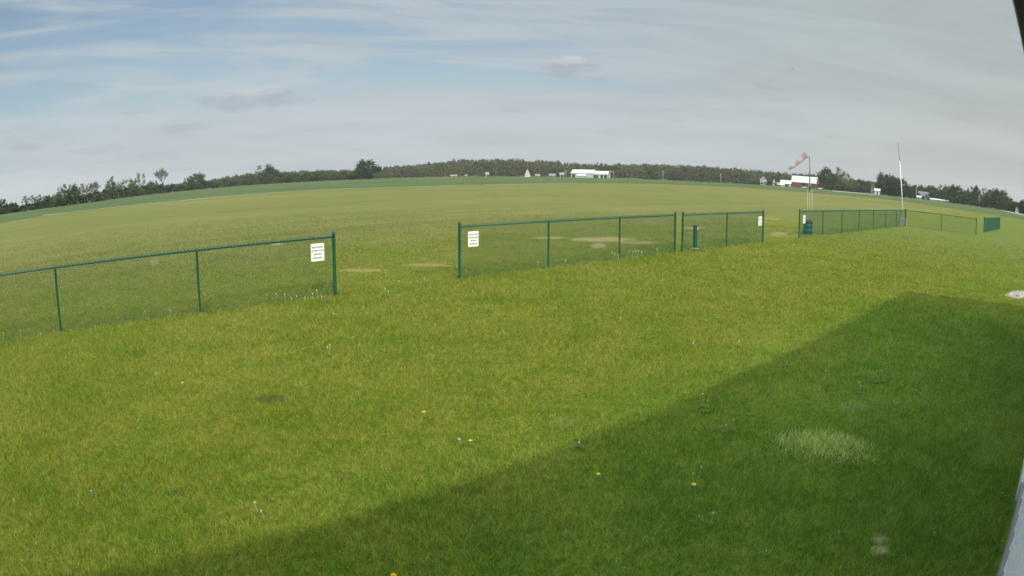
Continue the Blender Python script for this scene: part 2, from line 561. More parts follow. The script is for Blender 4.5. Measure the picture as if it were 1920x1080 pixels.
es = smooth(epts, 4)
bm = bmesh.new()
prev = None
for p in es:
    a = bm.verts.new((p.x, p.y, .03))
    d = Vector((p.x, p.y, 0)).normalized()
    q = [a] + [bm.verts.new((d.x * r, d.y * r, .03)) for r in (700, 1300)]
    if p.length > 690:
        q[1].co = d * 800
        q[1].co.z = .03
    if prev:
        for i in range(2):
            bm.faces.new((prev[i], q[i], q[i + 1], prev[i + 1]))
    prev = q
bmesh.ops.recalc_face_normals(bm, faces=bm.faces)
tag(from_bm('crop_field', bm, m_crop), kind='structure')


def ribbon(name, pts, f0, f1, z, mat, seed=1):
    """strip of ground between f0 and f1 times the distance of each point"""
    rr = random.Random(seed)
    bm = bmesh.new()
    pv = None
    for p in pts:
        j = rr.uniform(-.006, .006)
        q = (bm.verts.new((p.x * (f0 + j), p.y * (f0 + j), z)), bm.verts.new((p.x * (f1 + j), p.y * (f1 + j), z)))
        if pv:
            bm.faces.new((pv[0], q[0], q[1], pv[1]))
        pv = q
    bmesh.ops.recalc_face_normals(bm, faces=bm.faces)
    return tag(from_bm(name, bm, mat), kind='structure')


ribbon('grass_verge', smooth([gnd(*e) for e in EDGE[2:11]], 10), .985, 1.03, .04, m_pale)
ribbon('field_ditch', smooth([gnd(*e) for e in EDGE[12:]], 10), .975, 1.035, .04, m_ditch, 3)
ribbon('country_road', smooth([gnd(x, y) for x, y in ((1560, 358), (1650, 365.5), (1750, 374), (1800, 380), (1850, 388), (1900, 399), (1950, 409))], 6), .95, 1.06, .05, m_road, 5)

# ------------------------------------------------------------------ grass blades
rng = np.random.default_rng(7)


def blade_mesh(name, P, h, wd, lean, rnd):
    n = len(P)
    th = rng.uniform(0, 2 * np.pi, n)
    ph = rng.uniform(0, 2 * np.pi, n)
    a = np.stack([np.cos(th), np.sin(th), np.zeros(n)], 1) * (wd / 2)[:, None]
    l = np.stack([np.cos(ph), np.sin(ph), np.zeros(n)], 1) * lean[:, None]
    z = np.zeros((n, 3))
    z[:, 2] = h
    v = np.empty((n, 3, 3))
    v[:, 0] = P - a
    v[:, 1] = P + a
    v[:, 2] = P + l + z
    idx = np.arange(n * 3).reshape(n, 3)
    return np_mesh(name, v.reshape(-1, 3), [(3, idx)], {'rnd': rnd})


def lawn_blades():
    Ps, sc = [], []
    r0, D0 = 4.6, 9500.0
    AZ0, AZ1 = -1.03, 1.03
    n1 = int(D0 * (AZ1 - AZ0) / 2 * (r0 ** 2 - 2.6 ** 2))
    r = np.sqrt(rng.uniform(2.6 ** 2, r0 ** 2, n1))
    Ps.append(r)
    RM = 48.0
    n2 = int(D0 * (AZ1 - AZ0) * r0 ** 2 * math.log(RM / r0))
    Ps.append(r0 * np.exp(rng.uniform(0, math.log(RM / r0), n2)))
    r = np.concatenate(Ps)
    a = rng.uniform(AZ0, AZ1, len(r))
    x, y = np.sin(a) * r, np.cos(a) * r
    # thin out with distance at the far end, on bare places, and off the clubhouse side
    keep = rng.uniform(0, 1, len(r)) > np.clip((r - 22) / 26, 0, 1)
    vv = x * V.x + y * V.y
    uu = x * U.x + y * U.y
    keep &= (vv > -.20) | (uu > 14.9)
    for s_ in SPOTS:
        if s_[5] == 1:
            continue
        c0, ex, ey = spot_world(s_)
        A, B, C_, D_ = inv2(ex, ey)
        qx = (x - c0.x) * A + (y - c0.y) * B
        qy = (x - c0.x) * C_ + (y - c0.y) * D_
        q = qx ** 2 + qy ** 2
        keep &= ~((q < 1.2) & (rng.uniform(0, 1, len(r)) < s_[4] * np.clip(1.4 - q, 0, 1)))
    x, y, r, vv = x[keep], y[keep], r[keep], vv[keep]
    n = len(r)
    k = np.maximum(1, r / 7.0)
    # gentle patches of taller grass
    pt = .5 + .5 * np.sin(x * 1.7 + 2 * np.sin(y * .9)) * np.sin(y * 1.3 + 1.5 * np.sin(x * 1.1))
    h = rng.uniform(.025, .060, n) * (0.75 + .5 * pt) * np.minimum(k, 2.0) ** .25
    h *= np.where(vv > 12.6, .8, 1)
    wd = rng.uniform(.0028, .0052, n) * np.minimum(k, 6)
    lean = h * rng.uniform(.2, 1.3, n)
    P = np.stack([x, y, np.zeros(n)], 1)
    me = blade_mesh('lawn_grass', P, h, wd, lean, rng.uniform(0, 1, n))
    return add_mesh('lawn_grass', me, None, m_blade)


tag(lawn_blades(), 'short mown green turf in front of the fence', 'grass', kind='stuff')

# the pale tuft of coarse grass in the shade
c0 = (gnd(1540, 810) + gnd(1550, 872)) / 2
ax_ = (gnd(1628, 862) - gnd(1456, 848)) / 2
ay_ = (gnd(1540, 812) - gnd(1550, 870)) / 2
n = 3600
rr_ = np.sqrt(rng.uniform(0, 1, n)) * (1 + .22 * rng.normal(size=n))
aa_ = rng.uniform(0, 2 * np.pi, n)
P = np.array([[c0.x, c0.y, 0]]) + np.outer(rr_ * np.cos(aa_), np.array(ax_)) * 1.0 + np.outer(rr_ * np.sin(aa_), np.array(ay_)) * .92
h = rng.uniform(.030, .092, n) * np.clip(1.3 - .4 * rr_, .4, 1.2)
me = blade_mesh('coarse_grass_clump', P, h, rng.uniform(.004, .0075, n), h * rng.uniform(.3, 1.0, n), rng.uniform(0, 1, n))
tag(add_mesh('grass_clump', me, None, m_tuft), 'pale clump of coarse taller grass in the shaded lawn', 'grass clump')

# unmown weeds at the foot of the fence
n = 5200
uu = np.concatenate([rng.uniform(-3, 6.2, 1400), rng.uniform(9.5, 18, 1500), rng.normal(14.5, .6, 500), rng.normal(22.5, 1.1, 500), rng.uniform(18.4, 24.3, 700), rng.uniform(28, 50, 600)])
cl_ = .5 + .5 * np.sin(uu * 3.1 + 2 * np.sin(uu * 1.3))
uu = uu[rng.uniform(0, 1, len(uu)) < .25 + .75 * cl_]
n = len(uu)
vv = FENCE_V + rng.normal(0, .07, n)
P = uu[:, None] * np.array(U)[None] + vv[:, None] * np.array(V)[None]
h = rng.uniform(.04, .12, n) * (1 + .5 * np.clip((uu - 12) / 20, 0, 1))
me = blade_mesh('fence_weeds', P, h, rng.uniform(.006, .012, n) * (1 + np.clip(uu / 22, 0, 2) * .6), h * rng.uniform(.1, .6, n), rng.uniform(.2, 1, n))
tag(add_mesh('fence_weeds', me, None, m_weed), 'pale unmown weeds along the foot of the green fence', 'weeds', kind='stuff')

# ------------------------------------------------------------------ chain-link fences
RAIL_Z = 1.18


def post_mesh(r, h, capped):
    bm = bmesh.new()
    lathe(bm, [(r, -.05), (r, h - .015), (r * 1.02, h - .014)], 14)
    return bm


def wire_mesh(L, x0=0.0):
    """woven diamond wires, each wire a vertical zigzag, 2 inch mesh"""
    W = .0718
    hw = W / 2
    levels = 34
    z0 = .035
    n = int(L / hw)
    hw_x = L / n
    rad = .0031
    j = np.arange(n)
    k = np.arange(levels + 1)
    JJ, KK = np.meshgrid(j, k, indexing='ij')
    xx = (JJ + ((KK + JJ) % 2)) * hw_x
    zz_ = z0 + KK * (RAIL_Z + .055 - z0) / levels
    yy = np.where(((KK + JJ) % 2) == 0, .0018, -.0018)
    C_ = np.stack([xx, yy, zz_], -1).reshape(-1, 3)
    verts = []
    for i in range(3):
        a = 2 * math.pi * i / 3 + .5
        off = np.array([math.cos(a), math.sin(a), 0]) * rad * 1.25
        verts.append(C_ + off)
    Vv = np.stack(verts, 1).reshape(-1, 3)
    ring = (JJ[:, :-1] * (levels + 1) + KK[:, :-1]).ravel()
    nxt = ring + 1
    F = []
    for i in range(3):
        i2 = (i + 1) % 3
        F.append(np.stack([ring * 3 + i, ring * 3 + i2, nxt * 3 + i2, nxt * 3 + i], 1))
    F = np.concatenate(F)
    # knuckled ends standing above the rail
    kx = np.arange(0.5 * W, L, W)
    m_ = len(kx)
    kz0, kz1, kw = RAIL_Z - .01, RAIL_Z + .058, .0085
    KV = np.zeros((m_, 8, 3))
    for q_, (sx_, sy_) in enumerate(((-1, -1), (1, -1), (1, 1), (-1, 1))):
        for lv, zk in ((0, kz0), (4, kz1)):
            f_ = 1.0 if lv == 0 else .45
            KV[:, q_ + lv, 0] = kx + sx_ * kw * f_
            KV[:, q_ + lv, 1] = sy_ * .004
            KV[:, q_ + lv, 2] = zk
    b0 = len(Vv) + np.arange(m_)[:, None] * 8
    KF = np.concatenate([b0 + np.array([[0, 1, 5, 4]]), b0 + np.array([[1, 2, 6, 5]]), b0 + np.array([[2, 3, 7, 6]]), b0 + np.array([[3, 0, 4, 7]]), b0 + np.array([[4, 5, 6, 7]])])
    return np_mesh('chain_link_mesh', np.concatenate([Vv, KV.reshape(-1, 3)]), [(4, np.concatenate([F, KF]))])


def fence(p0, heading, posts, label, terminals=(True, True), group='green chain-link fence runs'):
    """posts: distances along the run; terminals: heavier, taller end posts"""
    t0 = posts[0]
    root = empty('chain_link_fence', p0, heading, label, 'fence', group)
    L = posts[-1] - t0
    for i, p in enumerate(posts):
        x = p - t0
        term = (i == 0 and terminals[0]) or (i == len(posts) - 1 and terminals[1])
        r, h = (.033, 1.275) if term else (.023, RAIL_Z + .02)
        o_ = from_bm('post', post_mesh(r, h, term), m_green, root)
        o_.location = (x, 0, 0)
        bm = bmesh.new()
        if term:
            lathe(bm, [(r * 1.12, h - .03), (r * 1.12, h), (r * .9, h + .02), (r * .45, h + .035), (0, h + .038)], 14)
        else:
            lathe(bm, [(r * 1.15, h - .05), (r * 1.2, h), (r * .95, h + .014), (0, h + .02)], 12)
        q = from_bm('post_cap', bm, m_green, o_)
        if term:
            sgn = 1 if i == 0 else -1
            for zz_ in (.18, .62, 1.12):
                bm = bmesh.new()
                lathe(bm, [(r * 1.02, zz_ - .012), (r * 1.16, zz_ - .012), (r * 1.16, zz_ + .012), (r * 1.02, zz_ + .012)], 12)
                box(bm, sgn * (r + .016), 0, zz_, .034, .012, .024)
                from_bm('tension_band', bm, m_green, o_)
    bm = bmesh.new()
    tube(bm, (.02, 0, RAIL_Z), (L - .02, 0, RAIL_Z), .0195, seg=10)
    for x in np.arange(.3, L, .6):
        tube(bm, (x, 0, RAIL_Z - .0), (x + .012, 0, RAIL_Z), .0235, seg=8)
    from_bm('top_rail', bm, m_green, root)
    bm = bmesh.new()
    tube(bm, (.03, -.004, .06), (L - .03, -.004, .05), .0025, seg=5)
    from_bm('bottom_wire', bm, m_wire, root)
    wm = add_mesh('mesh_panel', wire_mesh(L - .08), root, m_wire)
    wm.location = (.04, -.028, 0)
    return root


def run(ts, label, term=(True, True)):
    return fence(site(ts[0], FENCE_V), FA, ts, label, term)


run([-6.0, -2.96, .09, 3.184, 6.234], 'green chain-link fence run nearest the camera with a white sign at its right end', (False, True))
run([9.456, 12.283, 15.128, 17.938], 'green chain-link fence run from the wide gap to the narrow gap')
run([18.372, 21.30, 24.306], 'short green chain-link fence run with two bays and a sign at its right end')
run([28.118, 31.207, 34.245, 37.451, 40.647, 43.818, 46.996, 50.084], 'long green chain-link fence run behind which the windsock mast stands')
cor = site(50.084, FENCE_V)
e_end = Vector((33.75, 38.05, 0))
dv = e_end - cor
fence(cor + dv.normalized() * .05, math.atan2(dv.y, dv.x), [0, dv.length * .5, dv.length], 'green fence run turning towards the camera side at the corner by the flagpole', (False, True))
f0, f1 = pol(1844.5, 57.2, 436), pol(1874.5, 71.0, 430)
dv = f1 - f0
L_ = dv.length
fence(f0, math.atan2(dv.y, dv.x), [0, L_ * .2, L_ * .4, L_ * .6, L_ * .8, L_], 'farthest green chain-link fence run, seen almost end-on at the right')

# ------------------------------------------------------------------ signs on the fence
def sign(u, z, label):
    root = empty('warning_sign', site(u, FENCE_V - .036, z), FA, label, 'sign', 'white warning signs wired to the fence')
    bm = bmesh.new()
    wd, hh, rad = .305, .355, .02
    pts = []
    for cx_, cz_, a0 in ((wd / 2 - rad, hh / 2 - rad, 0), (-wd / 2 + rad, hh / 2 - rad, 90), (-wd / 2 + rad, -hh / 2 + rad, 180), (wd / 2 - rad, -hh / 2 + rad, 270)):
        for k in range(5):
            a = R(a0 + k * 22.5)
            pts.append((cx_ + rad * math.cos(a), cz_ + rad * math.sin(a)))
    fr_ = [bm.verts.new((x, -.002, z_)) for x, z_ in pts]
    bk = [bm.verts.new((x, .002, z_)) for x, z_ in pts]
    bm.faces.new(fr_)
    bm.faces.new(bk[::-1])
    for i in range(len(pts)):
        j = (i + 1) % len(pts)
        bm.faces.new((fr_[i], bk[i], bk[j], fr_[j]))
    bmesh.ops.recalc_face_normals(bm, faces=bm.faces)
    from_bm('panel', bm, m_white, root)
    for txt, zz_, sz in (('PILOTS ONLY', .105, .040), ('NO SPECTATORS', .035, .033), ('BEYOND', -.035, .038), ('THIS POINT', -.110, .040)):
        tcv = bpy.data.curves.new('lettering', 'FONT')
        tcv.body = txt
        tcv.size = sz * 1.08
        tcv.align_x = 'CENTER'
        tcv.extrude = .0006
        tcv.offset = .0013
        to = bpy.data.objects.new('tmp', tcv)
        COL.objects.link(to)
        dg = bpy.context.evaluated_depsgraph_get()
        me = bpy.data.meshes.new_from_object(to.evaluated_get(dg))
        bpy.data.objects.remove(to)
        me.materials.clear()
        me.materials.append(m_ink)
        q = add_mesh('lettering', me, root)
        q.rotation_euler = (R(90), 0, 0)
        q.location = (0, -.0032, zz_ - sz * .45)
    for sx in (-1, 1):
        for sz_ in (-1, 1):
            bm = bmesh.new()
            tube(bm, (sx * .125, -.004, sz_ * .155), (sx * .125, .012, sz_ * .155), .004, seg=6)
            from_bm('wire_tie', bm, m_galv, root)
    return root


sign(5.835, .905, 'white warning sign at the right end of the nearest fence run')
sign(9.830, .888, 'white warning sign just right of the wide gap in the fence')
sign(23.95, .850, 'white warning sign at the right end of the short two-bay fence run')
sign(28.62, .830, 'white warning sign in front of the teal barrel by the windsock')

# ------------------------------------------------------------------ things standing behind the fence
# green utility pedestal
a = gnd(1303, 466)
root = empty('utility_pedestal', a, R(20), 'green square utility pedestal standing behind the short fence run', 'pedestal')
bm = bmesh.new()
box(bm, 0, 0, .38, .115, .115, .76, bevel=.008)
from_bm('body', bm, m_teal, root)
bm = bmesh.new()
box(bm, 0, 0, .775, .13, .13, .03, bevel=.006)
from_bm('cap', bm, m_green, root)
bm = bmesh.new()
box(bm, .058, -.03, .69, .04, .06, .12, bevel=.004)
from_bm('socket_cover', bm, m_white, root)
bm = bmesh.new()
lathe(bm, [(0, .02), (.09, .022), (.11, .012), (.12, 0)], 12)
from_bm('footing', bm, m_concl, root)

# teal trash barrel with dark lid
a = gnd(1514.5, 439)
root = empty('trash_barrel', a, R(15), 'teal trash barrel with a dark lid behind the fence below the windsock', 'trash barrel')
bm = bmesh.new()
lathe(bm, [(0, 0), (.235, 0), (.245, .02), (.245, .17), (.252, .18), (.252, .20), (.245, .21), (.247, .38), (.254, .39), (.254, .41), (.247, .42), (.25, .56), (.25, .58)], 24)
from_bm('drum', bm, m_teal, root)
bm = bmesh.new()
lathe(bm, [(.262, .545), (.268, .55), (.262, .60), (.20, .66), (.10, .70), (0, .71)], 24)
from_bm('lid', bm, m_lid, root)
bm = bmesh.new()
box(bm, 0, -.20, .645, .16, .05, .10, rot=None, bevel=.01)
from_bm('flap', bm, m_lid, root)
a = gnd(1514.5, 441)

# windsock
TR = 34.4
tp = pol(1517.2, TR, 420)
view = Vector((tp.x, tp.y, 0)).normalized()
rgt = Vector((view.y, -view.x, 0))
root = empty('windsock', tp, math.atan2(rgt.y, rgt.x), 'faded red and white windsock drooping left from a steel mast behind the fence', 'windsock')
z1, z2, z3 = hgt(1512, 355, TR), hgt(1516, 343, TR), hgt(1516, 293, TR)
legs = [(-.125, -.06), (.125, -.06), (0, .16)]
for lx, ly in legs:
    bm = bmesh.new()
    tube(bm, (lx, ly, -.05), (lx, ly, z1), .014, seg=8)
    tube(bm, (lx, ly, z1), (lx * .16, ly * .16, z2), .014, seg=8)
    from_bm('leg', bm, m_galv, root)
for zb in (.5, 1.1, 1.7, z1 - .03):
    bm = bmesh.new()
    for i in range(3):
        a_, b_ = legs[i], legs[(i + 1) % 3]
        tube(bm, (*a_, zb), (*b_, zb), .006, seg=5)
    from_bm('bracing', bm, m_galv, root)
bm = bmesh.new()
tube(bm, (0, 0, z1 - .1), (0, 0, z3), .030, .026, seg=10)
from_bm('pole', bm, m_poleg, root)
mz = hgt(1508.5, 290, TR)
mx = -.21
dirv = Vector((-.955, -.1, -.80)).normalized()
cm = Vector((mx, 0, mz))
bm = bmesh.new()
tube(bm, (0, 0, z3 - .10), (mx + .02, 0, mz + .16), .008, seg=6)
tube(bm, (0, 0, z3 - .12), (mx + .02, 0, mz - .13), .008, seg=6)
from_bm('swivel_arm', bm, m_poleg, root)
up_ = Vector((0, 0, 1)) - dirv * dirv.z
up_.normalize()
sd_ = dirv.cross(up_)


def ringpts(c_, r, k=20):
    return [c_ + (up_ * math.cos(2 * math.pi * i / k) + sd_ * math.sin(2 * math.pi * i / k)) * r for i in range(k)]


bm = bmesh.new()
rp = ringpts(cm, .145, 20)
for i in range(20):
    tube(bm, rp[i], rp[(i + 1) % 20], .007, seg=5, cap=False)
from_bm('hoop', bm, m_poleg, root)
SL = 1.22
rs = random.Random(3)
NB = 5
for band in range(NB):
    bm = bmesh.new()
    rows = []
    for k in range(5):
        f = (band + k / 4) / NB
        cc = cm + dirv * SL * f + Vector((0, 0, -.05 * math.sin(f * 3.0)))
        rad = .140 * (1 - f) + .062 * f
        pts = ringpts(cc, rad, 20)
        pts = [bm.verts.new(p + (p - cc) * (.10 * math.sin(i * 1.9 + f * 9) * f)) for i, p in enumerate(pts)]
        rows.append(pts)
    for A, B in zip(rows, rows[1:]):
        for i in range(20):
            f_ = bm.faces.new((A[i], A[(i + 1) % 20], B[(i + 1) % 20], B[i]))
            f_.smooth = True
    q = from_bm('cloth_band', bm, m_sockr if band % 2 == 0 else m_sockw, root)

# flagpole in its block
FR = 52.0
fp = pol(1693.5, FR, 420)
root = empty('flagpole', fp, FA, 'tall thin white pole without a flag leaning slightly left in a white block', 'pole')
pb = .36
ptop = pol(1684, FR, 268) - fp
ptop.z = hgt(1684, 268, FR)
ct, st_ = math.cos(-FA), math.sin(-FA)
pt = Vector((ptop.x * ct - ptop.y * st_, ptop.x * st_ + ptop.y * ct, ptop.z))
bm = bmesh.new()
tube(bm, (0, 0, .05), pt * .78, .040, .028, seg=10)
from_bm('lower_pole', bm, m_polew, root)
bm = bmesh.new()
tube(bm, pt * .78, pt, .024, .017, seg=10)
from_bm('upper_pole', bm, m_poleg, root)
bm = bmesh.new()
bmesh.ops.create_icosphere(bm, subdivisions=2, radius=.05, matrix=Matrix.Translation(pt))
from_bm('finial', bm, m_galv, root)
bm = bmesh.new()
box(bm, .05, 0, .28, .50, .42, .56, bevel=.03)
box(bm, -.16, 0, .52, .26, .30, .14, bevel=.02)
from_bm('base_block', bm, m_white, root)

# ------------------------------------------------------------------ clubhouse the camera hangs on
WV, UE, UB, DEP = -.285, 14.55, -9.0, 13.0
EV = .028                                     # eave edge, just right of the camera
EZ = 2.90
SLP = .25
root = empty('clubhouse', site(UB, WV), FA, 'white sided clubhouse wall and eave at the right edge of the picture', 'building')
LB = UE - UB


def l(x, y, z):
    return (x, y, z)


bm = bmesh.new()
fz = .16
# walls as one closed shell (x along, y negative = inward)
yb = -DEP
ridge = EZ + .10 + SLP * (DEP / 2)
for (x0, y0, x1, y1) in ((0, 0, LB, 0),):
    pass
v_ = [bm.verts.new(p) for p in ((0, 0, fz), (LB, 0, fz), (LB, yb, fz), (0, yb, fz), (0, 0, EZ + .04), (LB, 0, EZ + .04), (LB, yb, EZ + .04), (0, yb, EZ + .04), (0, yb / 2, ridge - .06), (LB, yb / 2, ridge - .06))]
for f in ((0, 1, 5, 4), (2, 3, 7, 6), (1, 2, 6, 9, 5), (3, 0, 4, 8, 7), (0, 3, 2, 1)):
    bm.faces.new([v_[i] for i in f])
bmesh.ops.recalc_face_normals(bm, faces=bm.faces)
# ribs of the steel siding
for x in np.arange(.15, LB, .3048):
    box(bm, x, .006, (fz + EZ) / 2, .03, .012, EZ - fz - .01)
from_bm('wall', bm, m_siding, root)
bm = bmesh.new()
box(bm, LB / 2, -DEP / 2 + .01, fz / 2 - .05, LB + .04, DEP + .06, fz + .095)
from_bm('foundation', bm, m_conc, root)
ov = EV - WV                                    # overhang
bm = bmesh.new()
for sgn in (0, 1):
    def yy(t_):
        return (ov - t_) if sgn == 0 else (-DEP - ov + t_)
    half = DEP / 2 + ov
    pr = [(0, EZ + .055), (half, EZ + .055 + SLP * half), (half, EZ + .115 + SLP * half), (0, EZ + .115)]
    A = [bm.verts.new((-.3, yy(a_), z_)) for a_, z_ in pr]
    B = [bm.verts.new((LB + .15, yy(a_), z_)) for a_, z_ in pr]
    bm.faces.new(A)
    bm.faces.new(B)
    for i in range(4):
        bm.faces.new((A[i], A[(i + 1) % 4], B[(i + 1) % 4], B[i]))
bmesh.ops.recalc_face_normals(bm, faces=bm.faces)
from_bm('roof', bm, m_roofm, root)
bm = bmesh.new()
box(bm, LB / 2 - .08, ov - .009, EZ + .055, LB + .44, .018, .11)
from_bm('fascia', bm, m_soffit, root)
bm = bmesh.new()
box(bm, LB / 2 - .08, ov + .0035, EZ + .060, LB + .46, .005, .115)
from_bm('drip_edge', bm, m_drip, root)
bm = bmesh.new()
box(bm, LB / 2 - .08, ov / 2 - .009, EZ + .012, LB + .44, ov - .020, .02)
from_bm('soffit', bm, m_soffit, root)
# pale concrete pad at the foot of the wall
bm = bmesh.new()
box(bm, 0, 0, .0, 9.0, .075, .36, bevel=.006)
o = from_bm('concrete_kerb', bm, m_concl)
o.location = site(5.47 + 4.5, -.262, 0)
o.rotation_euler = (0, 0, FA)
tag(o, 'pale concrete kerb along the foot of the clubhouse wall', 'kerb')

# gravel heap with weeds beyond the corner of the clubhouse
gp = gnd(1912, 555)
bm = bmesh.new()
rs = random.Random(11)
bmesh.ops.create_grid(bm, x_segments=26, y_segments=26, size=.85)
for v__ in bm.verts:
    d_ = v__.co.length
    v__.co.z = max(-.03, .075 * (1 - (d_ / .8) ** 2)) + rs.uniform(-.012, .016)
for _ in range(240):
    a_, d_ = rs.uniform(0, 6.28), .75 * math.sqrt(rs.random())
    bmesh.ops.create_icosphere(bm, subdivisions=1, radius=rs.uniform(.012, .035), matrix=Matrix.Translation((d_ * math.cos(a_), d_ * math.sin(a_), .065 * (1 - d_ ** 2))))
m_grav = paint('pinkish_gravel', (0.40, 0.35, 0.32), .9, .1, .35, 14)
o = from_bm('gravel_patch', bm, m_grav)
o.location = gp + Vector((.55, -.1, 0))
tag(o, 'bare patch of pinkish gravel at the right edge of the lawn', 'gravel', kind='stuff')

# ------------------------------------------------------------------ far buildings
m_red = paint('red_barn_board', (0.17, 0.055, 0.062), .8, .15, .2, .8)
m_roofw = paint('bright_metal_roof', (0.50, 0.53, 0.48), .5, .3, .08, .6)
m_wallw = paint('white_boards', (0.36, 0.36, 0.38), .6, .2, .08, .6)
m_wallg = paint('grey_boards', (0.30, 0.32, 0.33), .7, .2, .1, .6)
m_walls = paint('stone_coloured_wall', (0.50, 0.44, 0.40), .8, .1, .1, .6)
m_roofg = paint('grey_shingles', (0.16, 0.17, 0.18), .8, .1, .15, .6)
m_roofb = paint('brown_shingles', (0.19, 0.11, 0.09), .8, .1, .15, .6)
m_dark = paint('dark_opening', (0.025, 0.027, 0.03), .6, .2, .1, 1)
m_glass = paint('window_glass', (0.06, 0.08, 0.10), .15, .6, .1, 1)


m_cream = paint('faded_cream_boards', (0.20, 0.19, 0.14), .7, .1, .1, .6)
m_roofl = paint('weathered_pale_roof', (0.24, 0.24, 0.22), .6, .2, .12, .6)


def gable(name, label, x1, x2, py, r, depth, eave, ridge, wallm, roofm, cat, turn=0.0, gable_front=False, doors=(), windows=(), over=.4, gambrel=False, z0=0.0, chimney=False, group=None):
    """x1..x2: where the front wall runs in the picture at distance r; doors: (centre fraction, width m, height m)"""
    a, b = pol(x1, r, py), pol(x2, r, py)
    L = (b - a).length
    d = (b - a).normalized()
    rz = math.atan2(d.y, d.x) + turn
    ctr = (a + b) / 2
    ctr.z = z0
    root = empty(name, ctr, rz, label, cat, group)
    w2 = L / 2
    if gable_front:
        hx, prof_along = w2, 'x'
    # local frame: x to the right, y away
    if gable_front:
        prof = [(-w2, 0), (w2, 0), (w2, eave), (0, ridge), (-w2, eave)]
        bm = bmesh.new()
        A = [bm.verts.new((x, 0, z)) for x, z in prof]
        B = [bm.verts.new((x, depth, z)) for x, z in prof]
        bm.faces.new(A)
        bm.faces.new(B[::-1])
        for i in range(5):
            bm.faces.new((A[i], A[(i + 1) % 5], B[(i + 1) % 5], B[i]))
        bmesh.ops.recalc_face_normals(bm, faces=bm.faces)
        from_bm('wall', bm, wallm, root)
        bm = bmesh.new()
        sl = (ridge - eave) / w2
        for sg in (-1, 1):
            pr = [(0, ridge + .05), (sg * (w2 + over), eave - sl * over + .05), (sg * (w2 + over), eave - sl * over + .25), (0, ridge + .27)]
            A = [bm.verts.new((x, -over, z)) for x, z in pr]
            B = [bm.verts.new((x, depth + over, z)) for x, z in pr]
            bm.faces.new(A)
            bm.faces.new(B)
            for i in range(4):
                bm.faces.new((A[i], A[(i + 1) % 4], B[(i + 1) % 4], B[i]))
    else:
        hd = depth / 2
        if gambrel:
            prof = [(0, 0), (depth, 0), (depth, eave), (depth * .80, eave + (ridge - eave) * .68), (hd, ridge), (depth * .20, eave + (ridge - eave) * .68), (0, eave)]
        else:
            prof = [(0, 0), (depth, 0), (depth, eave), (hd, ridge), (0, eave)]
        k = len(prof)
        bm = bmesh.new()
        A = [bm.verts.new((-w2, y, z)) for y, z in prof]
        B = [bm.verts.new((w2, y, z)) for y, z in prof]
        bm.faces.new(A)
        bm.faces.new(B[::-1])
        for i in range(k):
            bm.faces.new((A[i], A[(i + 1) % k], B[(i + 1) % k], B[i]))
        bmesh.ops.recalc_face_normals(bm, faces=bm.faces)
        from_bm('wall', bm, wallm, root)
        bm = bmesh.new()
        rp = prof[2:]
        sl = (rp[-2][1] - rp[-1][1]) / max(.01, rp[-2][0] - rp[-1][0])
        rp = [(rp[0][0] + over, rp[0][1] - sl * over)] + rp[1:-1] + [(rp[-1][0] - over, rp[-1][1] - sl * over)]
        lo = [(y, z + .05) for y, z in rp]
        hi = [(y, z + .27) for y, z in rp]
        pr = lo + hi[::-1]
        A = [bm.verts.new((-w2 - over, y, z)) for y, z in pr]
        B = [bm.verts.new((w2 + over, y, z)) for y, z in pr]
        n_ = len(pr)
        bm.faces.new(A)
        bm.faces.new(B[::-1])
        for i in range(n_):
            bm.faces.new((A[i], A[(i + 1) % n_], B[(i + 1) % n_], B[i]))
    bmesh.ops.recalc_face_normals(bm, faces=bm.faces)
    rf = from_bm('roof', bm, roofm, root)
    if chimney:
        bm = bmesh.new()
        box(bm, w2 * .4, depth / 2, ridge + .4, .7, .7, 1.6)
        from_bm('chimney', bm, m_roofb, rf)
    for (fx, wd, hh) in doors:
        bm = bmesh.new()
        box(bm, (fx - .5) * L, -.03, hh / 2, wd, .10, hh)
        from_bm('door', bm, m_dark, root)
    for (fx, wz, wd, hh) in windows:
        bm = bmesh.new()
        box(bm, (fx - .5) * L, -.02, wz, wd, .10, hh)
        from_bm('window', bm, m_glass, root)
    return root


gable('farm_shed', 'long white farm shed, left one of the pair before the wooded hill', 1070, 1112, 333, 520, 14, 3.4, 6.0, m_wallw, m_roofw, 'farm shed', doors=((.12, 2.2, 2.6), (.5, 3, 2.4)), turn=R(-14))
gable('farm_shed', 'small white roofed lean-to shed in front of the pair of long white sheds', 1082, 1098, 334, 512, 5, 1.5, 2.6, m_wallw, m_roofw, 'farm shed', turn=R(-8))
gable('farm_shed', 'open fronted white farm shed, right one of the pair before the wooded hill', 1111, 1139, 334, 520, 13, 2.9, 5.2, m_wallw, m_roofw, 'farm shed', doors=((.14, 1.6, 2.2), (.30, 1.6, 2.2), (.62, 1.8, 2.3), (.88, 2.2, 2.4)), turn=R(-10))
gable('garage', 'small pale lavender white garage left of the white farm sheds', 1050, 1057, 332, 520, 6, 2.0, 3.4, m_roofl, m_roofl, 'garage', doors=((.5, 1.2, 1.6),))
gable('farm_house', 'pale stone coloured steep gable house left of the white farm sheds', 984, 994, 332, 520, 7, 1.6, 5.9, m_walls, m_walls, 'house', gable_front=True, windows=((.5, 2.6, .5, .6), (.3, 1.2, .5, .7)), over=.15)
gable('cottage', 'tiny white cottage with a grey roof at the foot of the wooded hill', 911, 916, 332, 520, 4, 1.9, 3.4, m_roofl, m_roofl, 'cottage', doors=((.7, .9, 1.6),))
gable('low_shed', 'very low cream shed at the foot of the wooded hill', 845, 857, 333, 520, 4, 1.0, 1.7, m_cream, m_roofl, 'shed', doors=((.5, .8, .8),))
